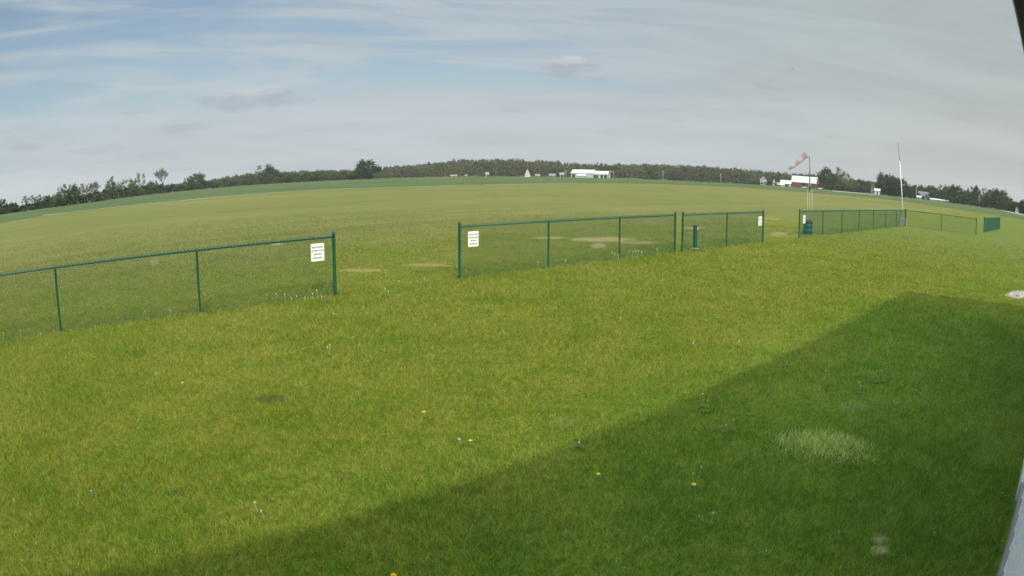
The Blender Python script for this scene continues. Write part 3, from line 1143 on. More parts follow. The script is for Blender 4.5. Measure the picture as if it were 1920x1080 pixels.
gable('hen_house', 'tiny white hen house right of the low cream shed', 872, 875.5, 333.5, 515, 2, 1.0, 1.6, m_roofl, m_roofl, 'hen house', doors=((.5, .5, .7),))
gable('low_shed', 'low cream sheds at the left of the pale gable house yard', 1030, 1041, 332.5, 525, 4, 1.3, 2.3, m_cream, m_roofl, 'shed', doors=((.3, .8, 1.0),))
gable('low_shed', 'low grey shed just right of the pale steep gable house', 1004, 1012, 332.5, 525, 4, 1.1, 2.0, m_cream, m_roofl, 'shed', doors=((.3, .8, .9),))

# the red barn: broad side towards the camera, right gable seen
b_ = gable('red_barn', 'red barn with a large pale green white roof, behind the windsock mast', 1483.5, 1530.5, 352, 560, 12, 4.7, 9.3, m_red, m_roofw, 'barn', turn=R(-13), gambrel=True, doors=((.50, 3.6, 4.0), (.83, 4.0, 2.8)), windows=((.15, 1.6, 1.6, 1.2), (.22, 1.6, 1.0, 1.0)), over=.5)
gable('machine_shed', 'low white machine shed just left of the red barn', 1464, 1483, 351, 556, 9, 2.4, 5.0, m_wallw, m_roofw, 'machine shed', doors=((.6, 3, 1.8),))
gable('machine_shed', 'lowest white shed at the far left of the red barn group', 1457, 1470, 350.5, 550, 5, 1.3, 3.0, m_wallw, m_roofw, 'machine shed', doors=((.2, 1.4, 1.2),))
gable('farm_house', 'grey farm house with pale roof edges left of the white machine sheds', 1425, 1438, 347, 570, 9, 4.4, 7.6, m_wallg, m_roofg, 'house', gable_front=True, windows=((.3, 2.2, .8, 1.2), (.7, 2.2, .8, 1.2), (.5, 5, .8, 1)))
gable('farm_house', 'narrow pale blue house between the grey farm house and the machine sheds', 1449, 1454, 349, 565, 5, 3.8, 5.8, m_wallw, m_roofg, 'house', gable_front=True, windows=((.5, 2.2, .8, 1.2),))
gable('farm_house', 'pale house with white porch roof left of the big dark tree', 1633, 1650, 363, 500, 9, 4.0, 6.8, m_wallg, m_roofb, 'house', turn=R(-12), windows=((.2, 2, .8, 1.1), (.45, 2, .8, 1.1)), doors=((.62, 1, 2),), chimney=True)
gable('porch_shed', 'small white roofed porch shed in front of the pale house', 1640, 1650, 362.5, 490, 4, 2.9, 4.2, m_wallw, m_roofw, 'shed', doors=((.5, 1, 2),))
gable('barn', 'grey roofed barn low among the dark trees right of the flagpole', 1719, 1738, 369, 500, 10, 2.4, 5.6, m_wallg, m_roofg, 'barn', turn=R(-16), doors=((.6, 2.4, 2.0),))
gable('low_shed', 'tiny white shed at the left foot of the grey roofed barn', 1719, 1727, 369.3, 488, 3, 1.4, 2.2, m_wallw, m_roofw, 'shed', doors=((.5, .7, 1.1),))
gable('greenhouse', 'very long low white greenhouse at the foot of the trees on the right', 1744, 1778, 376.5, 480, 5, .8, 1.5, m_wallw, m_roofw, 'greenhouse', turn=R(-1), doors=((.5, .8, .8),))
gable('farm_house', 'small pinkish house at the right edge below the dark trees', 1904, 1910, 397, 330, 5, 1.6, 3.1, m_walls, m_roofb, 'house', windows=((.5, 1.0, .6, .6),), gable_front=True)


def far_car(px_, py, r, col, label, face=0.0):
    p = pol(px_, r, py)
    root = empty('parked_car', p, math.atan2(-p.x, p.y) * 1 + face, label, 'car')
    m_ = paint('car_paint', col, .3, .5, .03)
    bm = bmesh.new()
    box(bm, 0, 0, .62, 4.4, 1.75, .62, bevel=.15)
    from_bm('body', bm, m_, root)
    bm = bmesh.new()
    box(bm, -.2, 0, 1.15, 2.4, 1.55, .55, bevel=.2)
    from_bm('cabin', bm, m_glass, root)
    for sx in (-1.35, 1.35):
        for sy in (-.8, .8):
            bm = bmesh.new()
            tube(bm, (sx, sy - .1, .33), (sx, sy + .1, .33), .33, seg=14)
            from_bm('wheel', bm, m_dark, root)
    return root


far_car(1508, 352, 548, (.7, .7, .7), 'white car parked in front of the red barn door')
far_car(1538, 353, 552, (.7, .7, .72), 'white car parked at the right gable of the red barn')

# utility poles
for (x, yb_, yt, r, lab) in ((1061, 334, 318, 515, 'pale utility pole left of the white farm sheds'),
                             (1145, 335, 319, 505, 'pale utility pole just right of the white farm sheds'),
                             (1150, 335, 320.5, 520, 'thinner utility pole second to the right of the white farm sheds'),
                             (1243, 338, 320, 470, 'utility pole against the wood midway between white sheds and red barn'),
                             (1351.5, 344, 325, 470, 'utility pole against the wood nearest the red barn on its left'),
                             (1718, 369, 351, 470, 'pale utility pole by the grey roofed barn on the right'),
                             (1836, 387, 366, 430, 'tall pale utility pole in front of the dark trees at the right')):
    p = pol(x, r, yb_)
    H = hgt(x, yt, r)
    root = empty('utility_pole', p, math.atan2(-p.x, p.y), lab, 'utility pole', 'utility poles along the far roads')
    bm = bmesh.new()
    tube(bm, (0, 0, -.1), (0, 0, H), .21, .14, seg=8)
    from_bm('pole', bm, m_wood, root)
    bm = bmesh.new()
    box(bm, 0, 0, H - .7, 1.7, .12, .12)
    for k in (-.7, -.3, .3, .7):
        tube(bm, (k, 0, H - .64), (k, 0, H - .42), .05, seg=6)
    from_bm('cross_arm', bm, m_wood, root)

# ------------------------------------------------------------------ trees
def foliage_mat(name, a, b_, c_, sat_var=.25):
    m, t, o = mat_new(name)
    pos = t.n('ShaderNodeTexCoord').outputs['Object']
    oi = t.n('ShaderNodeObjectInfo').outputs['Random']
    rnd = t.n('ShaderNodeAttribute', attribute_name='rnd', attribute_type='GEOMETRY').outputs['Fac']
    col = t.mix(oi, a, b_)
    col = t.mix(t.ramp(t.noise(pos, .35, 3, .6), .45, .7, 0, .7), col, c_)
    k = t.ramp(rnd, 0, 1, .70, 1.35, smooth=False)
    col = t.n('ShaderNodeVectorMath', {0: col, 3: k}, operation='SCALE').outputs[0]
    d = t.n('ShaderNodeBsdfDiffuse', {'Color': col})
    tr = t.n('ShaderNodeBsdfTranslucent', {'Color': col})
    mx = t.n('ShaderNodeMixShader', {0: .25, 1: d.outputs[0], 2: tr.outputs[0]})
    t.set(o.inputs[0], mx)
    return m


FM = {
    'dark': foliage_mat('dark_leaves', (0.040, 0.062, 0.030), (0.052, 0.075, 0.034), (0.070, 0.088, 0.036)),
    'mid': foliage_mat('mid_leaves', (0.065, 0.098, 0.036), (0.082, 0.112, 0.040), (0.055, 0.080, 0.035)),
    'light': foliage_mat('fresh_leaves', (0.100, 0.140, 0.045), (0.120, 0.155, 0.050), (0.075, 0.110, 0.040)),
    'rust': foliage_mat('rusty_buds', (0.110, 0.085, 0.070), (0.100, 0.080, 0.062), (0.085, 0.090, 0.050)),
}
m_bark = paint('bark', (0.125, 0.105, 0.088), .9, .1, .3, 2)
m_barkp = paint('bare_twigs', (0.165, 0.145, 0.135), .9, .1, .2, 2)


def crown_arrays(rs_, K, M, leaf, shape='round', gap=.0):
    """leaf clumps filling a unit-height crown; x,y within +-.5, z 0..1"""
    C0 = []
    for _ in range(K):
        for _try in range(40):
            p = rs_.uniform(-1, 1, 3)
            if shape == 'round' and p @ p < 1: break
            if shape == 'cone' and math.hypot(p[0], p[1]) < (1 - p[2]) * .55: break
            if shape == 'egg' and (p[0] ** 2 + p[1] ** 2) / (1 - .35 * p[2]) ** 2 + p[2] ** 2 < 1: break
            if shape == 'flat' and (p[0] ** 2 + p[1] ** 2) + max(p[2], 0) ** 2 < 1: break
        # push towards the surface so the inside is thinner
        l_ = np.linalg.norm(p) + 1e-6
        p = p / l_ * l_ ** .55
        C0.append(p)
    C0 = np.array(C0)
    # lumpy outline
    C0 *= (1 + .16 * np.sin(C0[:, :1] * 5 + rs_.uniform(0, 6)) * np.cos(C0[:, 1:2] * 4 + rs_.uniform(0, 6)))
    cr = rs_.uniform(.10, .24, K)
    pts = np.repeat(C0, M, 0) + rs_.normal(size=(K * M, 3)) * np.repeat(cr, M)[:, None] * .62
    tone = np.repeat(rs_.uniform(.15, .85, K), M) + rs_.uniform(-.15, .15, K * M)
    n = len(pts)
    a = rs_.normal(size=(n, 3)); a /= np.linalg.norm(a, axis=1)[:, None]
    b = rs_.normal(size=(n, 3)); b -= a * (a * b).sum(1)[:, None]; b /= np.linalg.norm(b, axis=1)[:, None]
    sz = leaf * rs_.uniform(.6, 1.3, n)[:, None]
    pts = pts * np.array([.5, .5, .5]) + np.array([0, 0, .5])
    return pts, a * sz, b * sz, np.clip(tone, 0, 1)


def leaves_mesh(name, pts, a, b, tone):
    n = len(pts)
    v = np.stack([pts - a, pts + b, pts + a, pts - b * .8], 1).reshape(-1, 3)
    return np_mesh(name, v, [(4, np.arange(n * 4).reshape(n, 4))], {'rnd': tone})


nprs = np.random.default_rng(21)


def limbs_bm(rs_, H, W, crown0, n=7, depth=1, r0=.02):
    """tapered trunk with limbs, unit height H, crown base at crown0"""
    bm = bmesh.new()
    top = Vector((rs_.uniform(-.03, .03), rs_.uniform(-.03, .03), H * .72))
    tube(bm, (0, 0, -.01), top, r0, r0 * .35, seg=6, cap=False)
    for i in range(n):
        f = crown0 + (.70 - crown0) * (i + .5) / n
        a_ = i * 2.4 + rs_.uniform(-.4, .4)
        st0 = top * (f / .72 * 1.0) if True else None
        st0 = Vector((top.x * f / .72, top.y * f / .72, H * f))
        e_ = st0 + Vector((math.cos(a_) * W * rs_.uniform(.25, .42), math.sin(a_) * W * rs_.uniform(.25, .42), H * rs_.uniform(.10, .25)))
        tube(bm, st0, e_, r0 * .45, r0 * .12, seg=5, cap=False)
        if depth:
            for k in range(3):
                e2 = e_ + Vector((rs_.uniform(-.1, .1) * W * 1.4, rs_.uniform(-.1, .1) * W * 1.4, H * rs_.uniform(.04, .14)))
                tube(bm, st0.lerp(e_, rs_.uniform(.4, .9)), e2, r0 * .2, r0 * .07, seg=4, cap=False)
    return bm


def bare_bm(rs_, H=1.0):
    bm = bmesh.new()

    def grow(p, d, L, r, lev):
        e_ = p + d * L
        tube(bm, p, e_, r, r * .62, seg=5, cap=False)
        if lev == 0:
            return
        for k in range(4 if lev > 2 else 3):
            nd = (d + Vector((rs_.uniform(-1, 1), rs_.uniform(-1, 1), rs_.uniform(-.25, .6))) * .62).normalized()
            grow(p.lerp(e_, rs_.uniform(.55, 1)), nd, L * rs_.uniform(.58, .80), max(r * .56, .0032), lev - 1)
    grow(Vector((0, 0, -.01)), Vector((.03, 0, 1)).normalized(), .30, .022, 5)
    return bm


pyr = random.Random(5)
PROTO = {}
for key, shp, K, M, leaf, fm, c0_ in (('round_a', 'round', 110, 40, .030, 'dark', .08), ('round_b', 'egg', 95, 40, .030, 'dark', .08),
                                      ('leafy_a', 'egg', 66, 38, .028, 'mid', .12), ('leafy_b', 'round', 74, 38, .030, 'mid', .10),
                                      ('willow', 'flat', 60, 38, .028, 'light', .04), ('light', 'round', 50, 36, .030, 'light', .10),
                                      ('sparse', 'egg', 36, 32, .024, 'mid', .26), ('rust', 'round', 34, 30, .024, 'rust', .15),
                                      ('shrub_a', 'flat', 26, 26, .050, 'mid', .02), ('shrub_b', 'flat', 26, 26, .050, 'dark', .02)):
    pts, a, b, tone = crown_arrays(nprs, K, M, leaf, shp)
    pts[:, 2] = c0_ + pts[:, 2] * (1 - c0_)
    me = leaves_mesh('crown_' + key, pts, a, b, tone)
    me.materials.append(FM[fm])
    tm = bpy.data.meshes.new('trunk_' + key)
    bm = limbs_bm(pyr, 1.0, 1.0, c0_ + .05, 7, 1, .020)
    bm.to_mesh(tm)
    bm.free()
    tm.materials.append(m_bark)
    PROTO[key] = (me, tm)
BARE = []
for k in range(2):
    tm = bpy.data.meshes.new('bare_tree')
    bm = bare_bm(pyr)
    zs = max(v__.co.z for v__ in bm.verts)
    bmesh.ops.scale(bm, vec=(1 / zs,) * 3, verts=bm.verts)
    bm.to_mesh(tm)
    bm.free()
    tm.materials.append(m_barkp)
    BARE.append(tm)


def tree(px_, ytop, halfw, r, kind, label=None, group=None, name='tree', cat='tree', zbase=0.0):
    p = pol(px_, r, ytop)
    p.z = zbase
    H = hgt(px_, ytop, r) - zbase
    Wd = 2.6 * halfw * (pol(px_ + 2, r) - pol(px_ - 2, r)).length / 4
    root = empty(name, p, pyr.uniform(0, 6.28), label, cat, group)
    if kind == 'bare':
        q = add_mesh('trunk', BARE[pyr.randrange(2)], root)
        q.scale = (H * 1.0, H * 1.0, H)
        return root
    me, tm = PROTO[kind]
    q = add_mesh('crown', me, root)
    q.scale = (Wd, Wd, H)
    q = add_mesh('trunk', tm, root)
    q.scale = (Wd * .8, Wd * .8, H)
    return root


NEAR = [
    (3, 374, 10, 236, 'round_b', 'dark tree at the extreme left edge of the tree row'),
    (24, 381, 8, 240, 'round_a', 'low dark tree second from the left edge'),
    (49, 368, 8, 246, 'rust', 'reddish budding tree, left one of a close pair near the left edge'),
    (61, 367, 7, 250, 'rust', 'reddish budding tree, right one of a close pair near the left edge'),
    (78, 365, 10, 246, 'leafy_a', 'green tree just right of the reddish pair at the left'),
    (89, 368, 5, 244, 'round_a', 'small dark pointed tree right of the reddish pair'),
    (106, 364, 8, 248, 'leafy_b', 'low leafy tree left of the tall clump on the left'),
    (117, 346, 9, 250, 'leafy_a', 'tall leafy tree at the left end of the tall clump'),
    (138, 344, 9, 254, 'leafy_b', 'tall leafy tree in the middle of the tall clump on the left'),
    (151, 346, 8, 262, 'rust', 'brownish tree in the tall clump on the left'),
    (165, 347, 6, 270, 'sparse', 'thin see-through tree right of the brownish tree'),
    (181, 336, 9, 285, 'bare', 'grey half-bare tree with a leaning top left of the lone slim tree'),
    (173, 344, 8, 290, 'sparse', 'sparse tree beneath the grey half-bare tree'),
    (207, 331, 8, 310, 'leafy_a', 'slim lone leafy tree standing above the hedgerow'),
    (218, 342, 6, 312, 'sparse', 'small sparse tree leaning out of the slim lone tree'),
    (238, 334, 13, 345, 'light', 'bright green broad tree on the left skyline'),
    (263, 325, 8, 360, 'sparse', 'dark feathery narrow tree above the hedgerow'),
    (284, 339, 10, 372, 'leafy_b', 'round green tree left of the big bare tree'),
    (306, 311, 17, 400, 'bare', 'big bare leafless tree with a spreading grey crown'),
    (340, 344, 10, 410, 'light', 'low yellow green tree right of the big bare tree'),
    (353, 330, 8, 425, 'leafy_a', 'tall leafy tree left of a pair right of the bare tree'),
    (368, 324, 11, 435, 'leafy_b', 'tall leafy tree, right of the pair right of the bare tree'),
    (377, 322, 9, 437, 'bare', 'bare treetop at the right side of the leafy pair'),
    (470, 329, 12, 530, 'round_b', 'dark tree left of the tall feathery tree'),
    (497, 309, 14, 530, 'sparse', 'tall feathery dark tree with an open top'),
    (504, 314, 13, 535, 'round_a', 'broad dark tree merged with the tall feathery tree'),
    (448, 335, 11, 540, 'leafy_b', 'olive tree well left of the tall feathery tree'),
    (540, 322, 14, 545, 'leafy_b', 'olive tree right of the tall feathery tree'),
    (572, 320, 13, 548, 'rust', 'brownish round tree between the feathery tree and the big round tree'),
    (604, 318, 14, 550, 'leafy_b', 'grey green tree left of the big round tree'),
    (640, 320, 14, 548, 'rust', 'brownish low tree directly left of the big round tree'),
    (665, 321, 10, 540, 'leafy_a', 'low tree touching the left side of the big round tree'),
    (689, 302, 17, 500, 'round_a', 'big round dark tree standing forward of the wood'),
    (711, 322, 9, 490, 'light', 'small light green tree at the right foot of the big round tree'),
    (1548, 317, 12, 585, 'round_a', 'dark round tree directly right of the red barn'),
    (1560, 326, 10, 590, 'leafy_b', 'lower tree between the dark round tree and the open-topped tree'),
    (1574, 315, 10, 600, 'sparse', 'tall open-topped tree right of the red barn'),
    (1586, 325, 12, 580, 'willow', 'willow-like green tree right of the open-topped tree'),
    (1596, 333, 10, 570, 'light', 'yellow green tree at the right end of the barn clump'),
    (1612, 336, 9, 590, 'round_b', 'dark low tree left of the pale house'),
    (1624, 340, 9, 590, 'round_a', 'low dark tree directly behind the pale house'),
    (1640, 343, 8, 600, 'rust', 'brownish low tree above the roof of the pale house'),
    (1660, 328, 13, 500, 'round_a', 'large dark tree, left half of the big clump behind the flagpole'),
    (1676, 330, 12, 498, 'round_b', 'large dark tree in the middle of the clump behind the flagpole'),
    (1690, 337, 13, 495, 'round_a', 'large dark tree at the right end of the clump behind the flagpole'),
    (1712, 348, 11, 520, 'round_b', 'dark tree behind the grey roofed barn, left side'),
    (1727, 346, 10, 525, 'leafy_b', 'tree rising behind the grey roofed barn'),
    (1746, 348, 11, 520, 'round_b', 'dark tree right of the grey roofed barn'),
    (1766, 347, 8, 510, 'leafy_a', 'slim tree, left one of a pair above the long greenhouse'),
    (1776, 347, 8, 505, 'leafy_b', 'slim tree, right one of a pair above the long greenhouse'),
    (1794, 350, 13, 495, 'round_a', 'broad round dark tree right of the pair above the greenhouse'),
    (1811, 356, 8, 485, 'leafy_b', 'lower tree right of the broad round dark tree'),
    (1822, 350, 8, 475, 'leafy_a', 'tree left of the tallest tree by the right utility pole'),
    (1830, 348, 7, 470, 'round_b', 'tallest dark tree just left of the right utility pole'),
    (1845, 354, 8, 455, 'rust', 'brownish tree just right of the right utility pole'),
    (1857, 354, 9, 450, 'leafy_b', 'leafy tree two to the right of the right utility pole'),
    (1877, 358, 14, 425, 'round_a', 'big dark round tree near the right edge'),
    (1893, 373, 9, 390, 'leafy_b', 'low tree right of the big dark round tree near the right edge'),
    (1905, 378, 8, 370, 'round_b', 'low dark tree above the pinkish house'),
    (1919, 377, 8, 345, 'round_a', 'dark tree cut by the right edge of the picture'),
    (1933, 376, 9, 340, 'round_b', None),
    (-14, 380, 10, 236, 'round_a', None),
]
for (x, yt, hw, r, kind, lab) in NEAR:
    tree(x, yt, hw, r, kind, lab or ('dark tree just outside the left edge' if x < 0 else 'dark tree just outside the right edge'), 'separate trees along the far field edges')

# hedgerow shrubs below the trees
def lerp_tab(tab, x):
    for (x0, *a), (x1, *b) in zip(tab, tab[1:]):
        if x0 <= x <= x1:
            f = (x - x0) / (x1 - x0)
            return [u_ + (w_ - u_) * f for u_, w_ in zip(a, b)]
    return tab[0][1:] if x < tab[0][0] else tab[-1][1:]


USED = set()


def by_tree(x, what):
    c_ = sorted((abs(x - n_[0]), n_) for n_ in NEAR if n_[5] and n_[0] < 1925)
    for d_, n_ in c_[:10]:
        dx = x - n_[0]
        for ph in (('below the ',) if abs(dx) < 5 else ('left of the ',) if dx < 0 else ('right of the ',)):
            lb = what + ' ' + ph + n_[5].split(',')[0]
            if ',' in n_[5] and 'one of' in n_[5]:
                continue
            if len(lb.split()) <= 16 and lb not in USED:
                USED.add(lb)
                return lb
    return None


HT = [(-20, 392, 232), (0, 388, 234), (60, 380, 238), (110, 370, 240), (180, 360, 262), (220, 354, 300), (260, 350, 340), (330, 345, 390), (400, 340, 440), (470, 332, 520), (560, 326, 535), (680, 324, 540), (760, 324, 560)]
x = -18
while x < 700:
    yt, r = lerp_tab(HT, x)
    tree(x + pyr.uniform(-3, 3), yt + pyr.uniform(-4, 3.0), pyr.uniform(9, 13), r - pyr.uniform(0, 6), pyr.choice(('shrub_a', 'shrub_b')),
         by_tree(x, 'low shrub') or 'low dense shrub in the hedgerow below the trees on the left half', 'hedgerow shrubs on the left', 'shrub', 'shrub')
    x += pyr.uniform(11, 15)
HT2 = [(1180, 330, 470), (1300, 334, 460), (1400, 340, 480), (1545, 342, 560), (1610, 349, 560), (1700, 355, 500), (1760, 361, 500), (1830, 368, 445), (1890, 382, 400), (1930, 390, 345)]
x = 1545
while x < 1940:
    yt, r = lerp_tab(HT2, x)
    if not (1628 < x < 1652 or 1716 < x < 1738):
        tree(x + pyr.uniform(-2, 2), yt + pyr.uniform(-3, 2), pyr.uniform(9, 12), r, pyr.choice(('shrub_b', 'shrub_b', 'shrub_a')),
             by_tree(x, 'low dark shrub') or 'low dark shrub below the trees on the right', 'hedgerow shrubs on the right', 'shrub', 'shrub')
    x += pyr.uniform(11, 14)
_bx = (1212, 1228, 1262, 1274, 1290, 1305, 1318, 1332, 1347, 1362, 1378, 1392, 1408, 1420, 1440, 1458)
BUSHL = dict(zip(_bx, ('bush farthest left along the wood, right of the white farm sheds', 'bush just left of the utility pole midway between white sheds and barn',
                       'first bush right of the midway utility pole', 'second bush right of the midway utility pole', 'third bush right of the midway utility pole', 'fourth bush right of the midway utility pole',
                       'bush two to the left of the pole nearest the barn', 'bush left of the pole nearest the barn', 'bush at the foot of the pole nearest the barn', 'bush just right of the pole nearest the barn',
                       'second bush right of the pole nearest the barn', 'bush two to the left of the grey farm house', 'bush left of the grey farm house', 'bush touching the left wall of the grey farm house',
                       'bush between the grey farm house and the pale blue house', 'bush left of the low white machine sheds')))
for x in (1212, 1228, 1262, 1274, 1290, 1305, 1318, 1332, 1347, 1362, 1378, 1392, 1408, 1420, 1440, 1458):
    yt, r = lerp_tab(HT2, x)
    tree(x, yt + pyr.uniform(-1, 3), pyr.uniform(5, 9), r + 40, pyr.choice(('shrub_b', 'shrub_a')),
         by_tree(x, 'bush') if x > 1500 else BUSHL[x], 'bushes along the front of the wood', 'shrub', 'bush')

# the wooded hill: too many crowns to tell apart
SKYL = [(-60, 405), (0, 392), (100, 374), (250, 350), (330, 345), (380, 339), (440, 329), (480, 323), (560, 320), (620, 318), (680, 319), (740, 310), (790, 306),
        (850, 298), (900, 296.5), (960, 297), (1010, 299), (1060, 303), (1110, 307), (1160, 306), (1210, 305.5), (1260, 306.5), (1300, 308), (1350, 311),
        (1400, 315.5), (1450, 321), (1500, 324), (1560, 329), (1620, 337), (1700, 349), (1760, 353), (1830, 360), (1880, 371), (1920, 384), (1960, 392)]
sk = sorted((ray(x, y)[0], ray(x, y)[1]) for x, y in SKYL)
SA, SE_ = np.array([a for a, _ in sk]), np.array([e for _, e in sk])


RF, RB = 610.0, 900.0


def hill_z(a, r):
    e = np.interp(a, SA, SE_)
    topz = CAM_Z + RB * np.tan(e) - 13.0
    f = np.clip((r - RF) / (RB - RF), 0, 1)
    return np.maximum(topz, 0) * (f * f * (3 - 2 * f))


bm = bmesh.new()
NAZ, NR = 120, 12
azs = np.linspace(-.95, .98, NAZ)
rsr = list(np.linspace(RF - 2, RB + 30, NR)) + [RB + 160, RB + 400]
grid = []
for i, a in enumerate(azs):
    row = []
    for r in rsr:
        z = float(hill_z(a, min(r, RB))) * (1 if r < RB + 50 else (.6 if r < RB + 200 else 0)) + (.06 if r > RF else -.5)
        row.append(bm.verts.new((math.sin(a) * r, math.cos(a) * r, z)))
    grid.append(row)
for i in range(NAZ - 1):
    for j in range(len(rsr) - 1):
        bm.faces.new((grid[i][j], grid[i + 1][j], grid[i + 1][j + 1], grid[i][j + 1]))
bmesh.ops.recalc_face_normals(bm, faces=bm.faces)
tag(from_bm('hill', bm, m_hill, smooth=True), kind='structure')

# one mesh holding the far wood
lib = [crown_arrays(nprs, 24, 20, .048, s_) for s_ in ('round', 'egg', 'round', 'flat', 'egg', 'round')]
LP, LA, LB_, LT, LK = [], [], [], [], []
wr = np.random.default_rng(99)
for r in np.linspace(RF + 10, RB, 13):
    step = 8.5 / r
    a = -.93
    while a < .96:
        aa = a + wr.uniform(-.4, .4) * step
        rr1 = r + wr.uniform(-9, 9)
        a += step * wr.uniform(.75, 1.35)
        e = float(np.interp(aa, SA, SE_))
        hmax = CAM_Z + rr1 * math.tan(e)
        zg = float(hill_z(aa, rr1))
        H = wr.uniform(9.0, 13.5)
        if r > RB - 40:
            H = wr.uniform(11.5, 13.8)
        H = min(H, hmax - zg + wr.uniform(-1.0, .8))
        if H < 2.5:
            continue
        if r > RF + 60 and r < RB - 60 and zg + H < CAM_Z + (r - 30) * .0:
            continue
        pts, av, bv, tn = lib[wr.integers(6)]
        wd = H * wr.uniform(.72, 1.0)
        th = wr.uniform(0, 6.28)
        cs, sn_ = math.cos(th), math.sin(th)
        Rm = np.array([[cs, -sn_, 0], [sn_, cs, 0], [0, 0, 1]])
        sc_ = np.array([wd, wd, H])
        LP.append((pts * sc_) @ Rm.T + np.array([math.sin(aa) * rr1, math.cos(aa) * rr1, zg - H * .08]))
        LA.append(av @ Rm.T * H)
        LB_.append(bv @ Rm.T * H)
        LT.append(tn)
        LK.append(np.full(len(pts), wr.uniform(0, 1)))
me = leaves_mesh('far_wood', np.concatenate(LP), np.concatenate(LA), np.concatenate(LB_), np.concatenate(LT))
at = me.attributes.new('kind_rnd', 'FLOAT', 'FACE')
at.data.foreach_set('value', np.concatenate(LK).astype(np.float32))
m, t, o = mat_new('wood_leaves')
kr = t.n('ShaderNodeAttribute', attribute_name='kind_rnd', attribute_type='GEOMETRY').outputs['Fac']
rnd = t.n('ShaderNodeAttribute', attribute_name='rnd', attribute_type='GEOMETRY').outputs['Fac']
pp = t.n('ShaderNodeNewGeometry').outputs['Position']
kr2 = t.m('FRACT', t.m('MULTIPLY', kr, 7.31))
col = t.mix(kr2, (0.060, 0.082, 0.032), (0.108, 0.122, 0.048))
col = t.mix(t.ramp(kr, .72, .74), col, (0.118, 0.100, 0.072))
col = t.mix(t.ramp(kr, .90, .91), col, (0.115, 0.145, 0.055))
col = t.mix(t.ramp(kr, .965, .97), col, (0.150, 0.090, 0.070))
col = t.mix(t.ramp(t.noise(pp, .012, 3, .6), .5, .62, 0, .45), col, (0.115, 0.098, 0.070))
col = t.n('ShaderNodeVectorMath', {0: col, 3: t.ramp(rnd, 0, 1, .80, 1.22, smooth=False)}, operation='SCALE').outputs[0]
d = t.n('ShaderNodeBsdfDiffuse', {'Color': col})
tr = t.n('ShaderNodeBsdfTranslucent', {'Color': col})
t.set(o.inputs[0], t.n('ShaderNodeMixShader', {0: .22, 1: d.outputs[0], 2: tr.outputs[0]}))
tag(add_mesh('far_wood', me, None, m), 'distant green and brown wood covering the long low hill', 'wood', kind='stuff')

# ------------------------------------------------------------------ dandelions
m_yel = paint('dandelion_yellow', (0.72, 0.47, 0.01), .7, .1, .1, 60)
m_fluff = paint('seed_fluff', (0.38, 0.38, 0.32), .9, .05, .1, 60)
m_stem = paint('pale_stem', (0.28, 0.33, 0.14), .7, .1, .1, 30)
m_stemr = paint('reddish_stem', (0.34, 0.20, 0.12), .7, .1, .1, 30)
m_leaf = paint('dandelion_leaf', (0.085, 0.140, 0.022), .6, .2, .2, 30)
m_bud = paint('closed_bud', (0.42, 0.40, 0.28), .8, .05, .1, 60)


def leaf_rosette(sc_):
    bm = bmesh.new()
    rr = random.Random(9)
    for i in range(9):
        a_ = i * .7 + rr.uniform(-.2, .2)
        L = sc_ * rr.uniform(.05, .09)
        dx, dy = math.cos(a_), math.sin(a_)
        nx, ny = -dy, dx
        pv = None
        for k, (f, wd_) in enumerate(((0, .003), (.25, .009), (.35, .005), (.55, .013), (.65, .007), (.85, .013), (1, .001))):
            z = .012 + .02 * math.sin(f * 2.6)
            q = (bm.verts.new((dx * L * f + nx * wd_, dy * L * f + ny * wd_, z)), bm.verts.new((dx * L * f - nx * wd_, dy * L * f - ny * wd_, z)))
            if pv:
                bm.faces.new((pv[0], q[0], q[1], pv[1]))
            pv = q
    return bm


DM = {}


def dmesh(key):
    if key in DM:
        return DM[key]
    bm = bmesh.new()
    rr = random.Random(hash(key) % 97 if False else {'leaves': 1, 'flower': 2, 'puff': 3, 'bud': 4}[key])
    if key == 'leaves':
        bm.free()
        bm = leaf_rosette(1.0)
        mt = m_leaf
    elif key == 'flower':
        for ring_, n_, r_, zz_ in ((0, 18, .021, .001), (1, 14, .015, .006), (2, 9, .009, .010)):
            for i in range(n_):
                a_ = i * 2 * math.pi / n_ + ring_ * .2
                dx, dy = math.cos(a_), math.sin(a_)
                w_ = .0036
                v1 = [bm.verts.new((-dy * w_ * .4, dx * w_ * .4, zz_)), bm.verts.new((dy * w_ * .4, -dx * w_ * .4, zz_)),
                      bm.verts.new((dx * r_ + dy * w_, dy * r_ - dx * w_, zz_ + .003)), bm.verts.new((dx * r_ - dy * w_, dy * r_ + dx * w_, zz_ + .003))]
                bm.faces.new(v1)
        lathe(bm, [(0, -.012), (.007, -.008), (.009, 0), (.006, .008), (0, .010)], 10)
        mt = m_yel
    elif key == 'puff':
        bmesh.ops.create_icosphere(bm, subdivisions=1, radius=.006)
        for i in range(110):
            u_ = rr.uniform(-1, 1)
            a_ = rr.uniform(0, 6.28)
            q_ = math.sqrt(1 - u_ * u_)
            d_ = Vector((q_ * math.cos(a_), q_ * math.sin(a_), u_))
            t1 = d_.orthogonal().normalized() * .0045
            t2 = d_.cross(t1).normalized() * .0045
            p_ = d_ * .021
            bm.faces.new([bm.verts.new(p_ + t1), bm.verts.new(p_ + t2), bm.verts.new(p_ - t1), bm.verts.new(p_ - t2)])
            bm.faces.new([bm.verts.new(d_ * .005 + t1 * .08), bm.verts.new(d_ * .005 - t1 * .08), bm.verts.new(p_)])
        mt = m_fluff
    else:
        lathe(bm, [(0, -.012), (.008, -.008), (.009, .002), (.004, .014), (0, .018)], 8)
        mt = m_bud
    me = bpy.data.meshes.new('dandelion_' + key)
    bm.to_mesh(me)
    bm.free()
    me.materials.append(mt)
    DM[key] = me
    return me


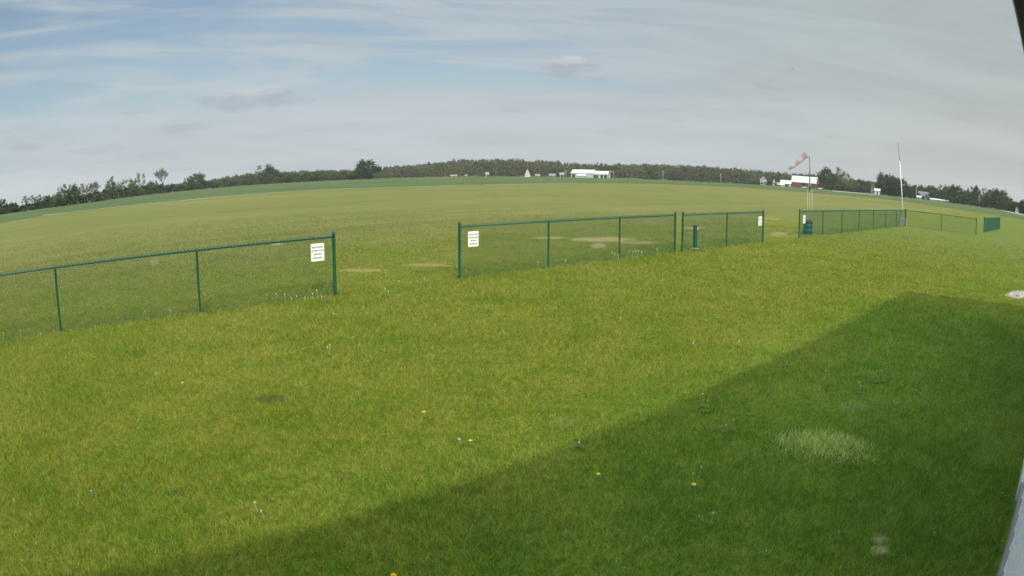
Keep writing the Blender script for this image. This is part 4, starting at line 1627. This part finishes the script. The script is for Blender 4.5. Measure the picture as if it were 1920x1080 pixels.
LMK = [('the pale grass clump', 1540, 845), ('the two bare spots', 1650, 1020), ('the tip of the shadow', 1715, 560), ('the orange yellow dandelion', 1301, 908),
       ('the dark clover patch', 500, 748), ('the wide gap in the fence', 740, 540), ('the gravel patch', 1906, 553), ('the bottom left corner', 100, 960),
       ('the leftmost fence post', 113, 620), ('the middle post of the near run', 375, 586), ('the sign end of the near run', 628, 552),
       ('the left post of the far run', 862, 521), ('the third post of the long run', 1161, 485), ('the second post of the long run', 1028, 500), ('the short two bay run', 1362, 461)]


def dandelion(px_, py, h, head, label, group, scale=1.0, red=False):
    if head != 'flower':
        kd = 'white seed head' if head == 'puff' else 'closed bud'
        if red: kd = 'reddish stalk'
        if head != 'puff' and h < .1: kd = 'low ' + kd
        done = False
        for nm, lx_, ly_ in sorted(LMK, key=lambda q_: math.hypot(px_ - q_[1], (py - q_[2]) * 1.5))[:9]:
            dx_, dy_ = px_ - lx_, py - ly_
            side = ('left of' if dx_ < 0 else 'right of') if abs(dx_) > abs(dy_) * 1.2 else ('beyond' if dy_ < 0 else 'in front of')
            rr_ = math.hypot(dx_, dy_)
            side = ('just ' if rr_ < 45 else 'well ' if rr_ > 160 else '') + side
            label = 'dandelion with %s %s %s' % (kd, side, nm)
            if label not in USED:
                USED.add(label)
                break
    a_, e_ = ray(px_, py)
    d_ = (CAM_Z - h) / math.tan(-e_)
    lx, ly = pyr.uniform(-.12, .12) * h, pyr.uniform(-.12, .12) * h
    foot = Vector((math.sin(a_) * d_ - lx, math.cos(a_) * d_ - ly, 0))
    root = empty('dandelion', foot, 0, label, 'dandelion', group)
    bm = bmesh.new()
    mid = Vector((lx * .2, ly * .3, h * .5))
    tube(bm, (0, 0, 0), mid, .0034 * scale, .0028 * scale, seg=5, cap=False)
    tube(bm, mid, (lx, ly, h), .0028 * scale, .0024 * scale, seg=5, cap=False)
    from_bm('stem', bm, m_stemr if red else m_stem, root)
    q = add_mesh('flower_head' if head == 'flower' else ('seed_head' if head == 'puff' else 'bud'), dmesh(head), root)
    q.location = (lx, ly, h)
    q.scale = (scale * (.72 if head == 'puff' else 1),) * 3
    q.rotation_euler = (pyr.uniform(-.3, .1), pyr.uniform(-.2, .2), pyr.uniform(0, 3))
    q = add_mesh('leaf_rosette', dmesh('leaves'), root)
    q.scale = (min(scale, 1) * .75, min(scale, 1) * .75, .7)
    q.rotation_euler = (0, 0, pyr.uniform(0, 6))
    return root


YG = 'yellow dandelion flowers in the lawn'
for x, y, h, sc_, lab in ((342, 718, .055, .95, 'yellow dandelion in the sunlit lawn at the far left, alone'),
                          (795, 773, .055, .95, 'yellow dandelion alone in the middle of the sunlit lawn'),
                          (882, 826.5, .055, .85, 'yellow dandelion beside a white seed head near the shadow edge'),
                          (1514.5, 739, .05, .75, 'yellow dandelion in the shade left of the upright seed heads'),
                          (1301, 908.5, .05, .95, 'orange yellow dandelion in the shade below two bare stalks'),
                          (1122, 889, .05, .8, 'yellow dandelion in the shade just below the shadow edge'),
                          (738, 1078.5, .05, .9, 'yellow dandelion cut by the bottom edge of the picture')):
    dandelion(x, y, h, 'flower', lab, YG, sc_)
SG = 'dandelion seed heads in the building shade'
for x, y, h, hd, sc_, red in ((1549, 695, .17, 'bud', 1.0, 0), (1554, 702, .15, 'puff', .9, 0), (1650, 695, .17, 'puff', .9, 0), (1644, 697, .15, 'bud', 1, 0), (1654, 696, .15, 'bud', .9, 0),
                             (1611, 718, .13, 'bud', 1, 1), (1614, 724, .10, 'bud', 1, 1), (1318, 739, .15, 'bud', .9, 0), (1327, 752, .13, 'bud', .9, 0), (1375, 788, .12, 'bud', .9, 1), (1362, 797, .08, 'bud', .9, 0),
                             (1315, 876, .19, 'bud', .9, 0), (1300, 889, .12, 'bud', .9, 0), (1337, 962, .10, 'puff', .75, 0), (1311, 968, .07, 'bud', .8, 0), (1673, 639, .12, 'puff', .9, 0), (1683, 643, .08, 'bud', .8, 0),
                             (1765, 713, .13, 'bud', .9, 0), (1758, 592, .13, 'puff', .9, 0), (1743, 562, .16, 'bud', .9, 0), (1476, 678, .07, 'bud', .9, 0), (1622, 641, .12, 'bud', .9, 0),
                             (1717, 731, .05, 'bud', .8, 0), (1735, 756, .08, 'bud', .8, 1), (1573, 997, .08, 'bud', .8, 0), (1572, 860, .06, 'bud', .7, 0), (1437, 1033, .04, 'bud', .7, 0),
                             (1752, 999, .05, 'puff', .6, 0), (1755, 886, .04, 'puff', .5, 0), (1882, 924, .05, 'bud', .7, 0)):
    dandelion(x, y, h, hd, 'dandelion stalk with a seed head in the building shade', SG, sc_, red)
SG2 = 'dandelion seed heads in the sunlit lawn'
for x, y, h, hd, sc_ in ((861, 823.5, .06, 'puff', .9), (478, 942, .10, 'puff', .8), (490, 958, .08, 'bud', .9), (618, 647, .15, 'bud', 1.), (614, 651, .11, 'bud', 1.), (293, 701, .1, 'bud', 1),
                         (342 / 2, 920, .05, 'puff', .7), (1086, 830, .05, 'bud', 1.2), (722, 541, .14, 'puff', 1.2), (748, 527, .12, 'bud', 1.3), (728, 546, .10, 'bud', 1.3), (796, 523, .12, 'puff', 1.2),
                         (681, 575, .08, 'puff', 1.1), (625, 588, .08, 'bud', 1.1), (1386, 640, .08, 'bud', 1), (1163, 597, .07, 'bud', 1.2), (1760, 500, .16, 'bud', 1.8), (1788, 475, .14, 'puff', 1.8), (1733, 470, .20, 'bud', 2),
                         (1905, 495, .1, 'puff', 1.8), (1300, 643, .06, 'bud', 1.2)):
    dandelion(x, y, h, hd, 'dandelion stalk with a seed head in the open sunlit lawn', SG2, sc_)
SG3 = 'dandelion seed heads along the nearest fence run'
for x, y, h, hd, sc_ in ((319, 582, .16, 'puff', 1.3), (272, 583, .18, 'puff', 1.1), (222, 594, .12, 'puff', 1.1), (178, 612, .10, 'bud', 1.2), (76, 626, .09, 'puff', 1.2), (7, 625, .16, 'bud', 1.2), (38, 620, .14, 'bud', 1.2), (52, 618, .12, 'bud', 1.1),
                         (518, 551, .15, 'bud', 1.3), (534, 552, .15, 'bud', 1.3), (556, 556, .14, 'bud', 1.3), (500, 553, .13, 'puff', 1.1), (594, 545, .20, 'bud', 1.4), (586, 551, .14, 'bud', 1.4), (603, 556, .1, 'bud', 1.3), (572, 558, .12, 'bud', 1.2), (547, 560, .1, 'bud', 1.2)):
    dandelion(x, y, h, hd, 'dandelion stalk with a seed head at the foot of the nearest fence run', SG3, sc_)
SG4 = 'dandelion seed heads along the fence run right of the wide gap'
for x, y, h, hd, sc_ in ((1148, 473, .22, 'bud', 2), (1153, 476, .18, 'puff', 1.5), (1159, 478, .14, 'bud', 2), (1180, 470, .2, 'bud', 2), (1187, 472, .18, 'puff', 1.6), (1192, 470, .22, 'bud', 2), (1197, 471, .20, 'puff', 1.6), (1203, 473, .16, 'bud', 2), (1232, 468, .18, 'bud', 2), (874, 507, .15, 'bud', 1.5), (1009, 492, .15, 'puff', 1.5), (1060, 488, .15, 'bud', 1.6)):
    dandelion(x, y, h, hd, 'dandelion stalk with a seed head at the fence foot right of the wide gap', SG4, sc_)

# a bird, far off in the sky
bp_ = pol(1486, 120, 130)
bp_.z = hgt(1486, 130, 120)
bm = bmesh.new()
tube(bm, (0, -.14, 0), (0, .04, .01), .012, .05, seg=8)
tube(bm, (0, .04, .01), (0, .2, .01), .05, .02, seg=8)
for sx in (-1, 1):
    vs = [bm.verts.new(p) for p in ((0, .08, .03), (sx * .22, .10, .12), (sx * .46, .02, .04), (sx * .22, -.04, .11), (0, -.05, .02))]
    bm.faces.new(vs)
    vs = [bm.verts.new((p[0], p[1], p[2] - .006)) for p in ((0, .08, .03), (sx * .22, .10, .12), (sx * .46, .02, .04), (sx * .22, -.04, .11), (0, -.05, .02))]
    bm.faces.new(vs[::-1])
o = from_bm('bird', bm, m_dark)
o.location = bp_
o.rotation_euler = (0, 0, 2)
tag(o, 'tiny dark bird flying high right of centre', 'bird')

# ------------------------------------------------------------------ air
m = bpy.data.materials.new('thin_haze')
m.use_nodes = True
t = NT(m.node_tree)
t.N.clear()
o_ = t.n('ShaderNodeOutputMaterial')
pv_ = t.n('ShaderNodeVolumePrincipled')
pv_.inputs['Color'].default_value = (0.90, 0.90, 0.88, 1)
pv_.inputs['Density'].default_value = 0.00015
pv_.inputs['Anisotropy'].default_value = 0.2
t.L.new(pv_.outputs[0], o_.inputs['Volume'])
bm = bmesh.new()
box(bm, 0, 0, 30.5, 3200, 3200, 63)
tag(from_bm('haze', bm, m), 'thin summer haze over the fields', 'haze', kind='stuff')
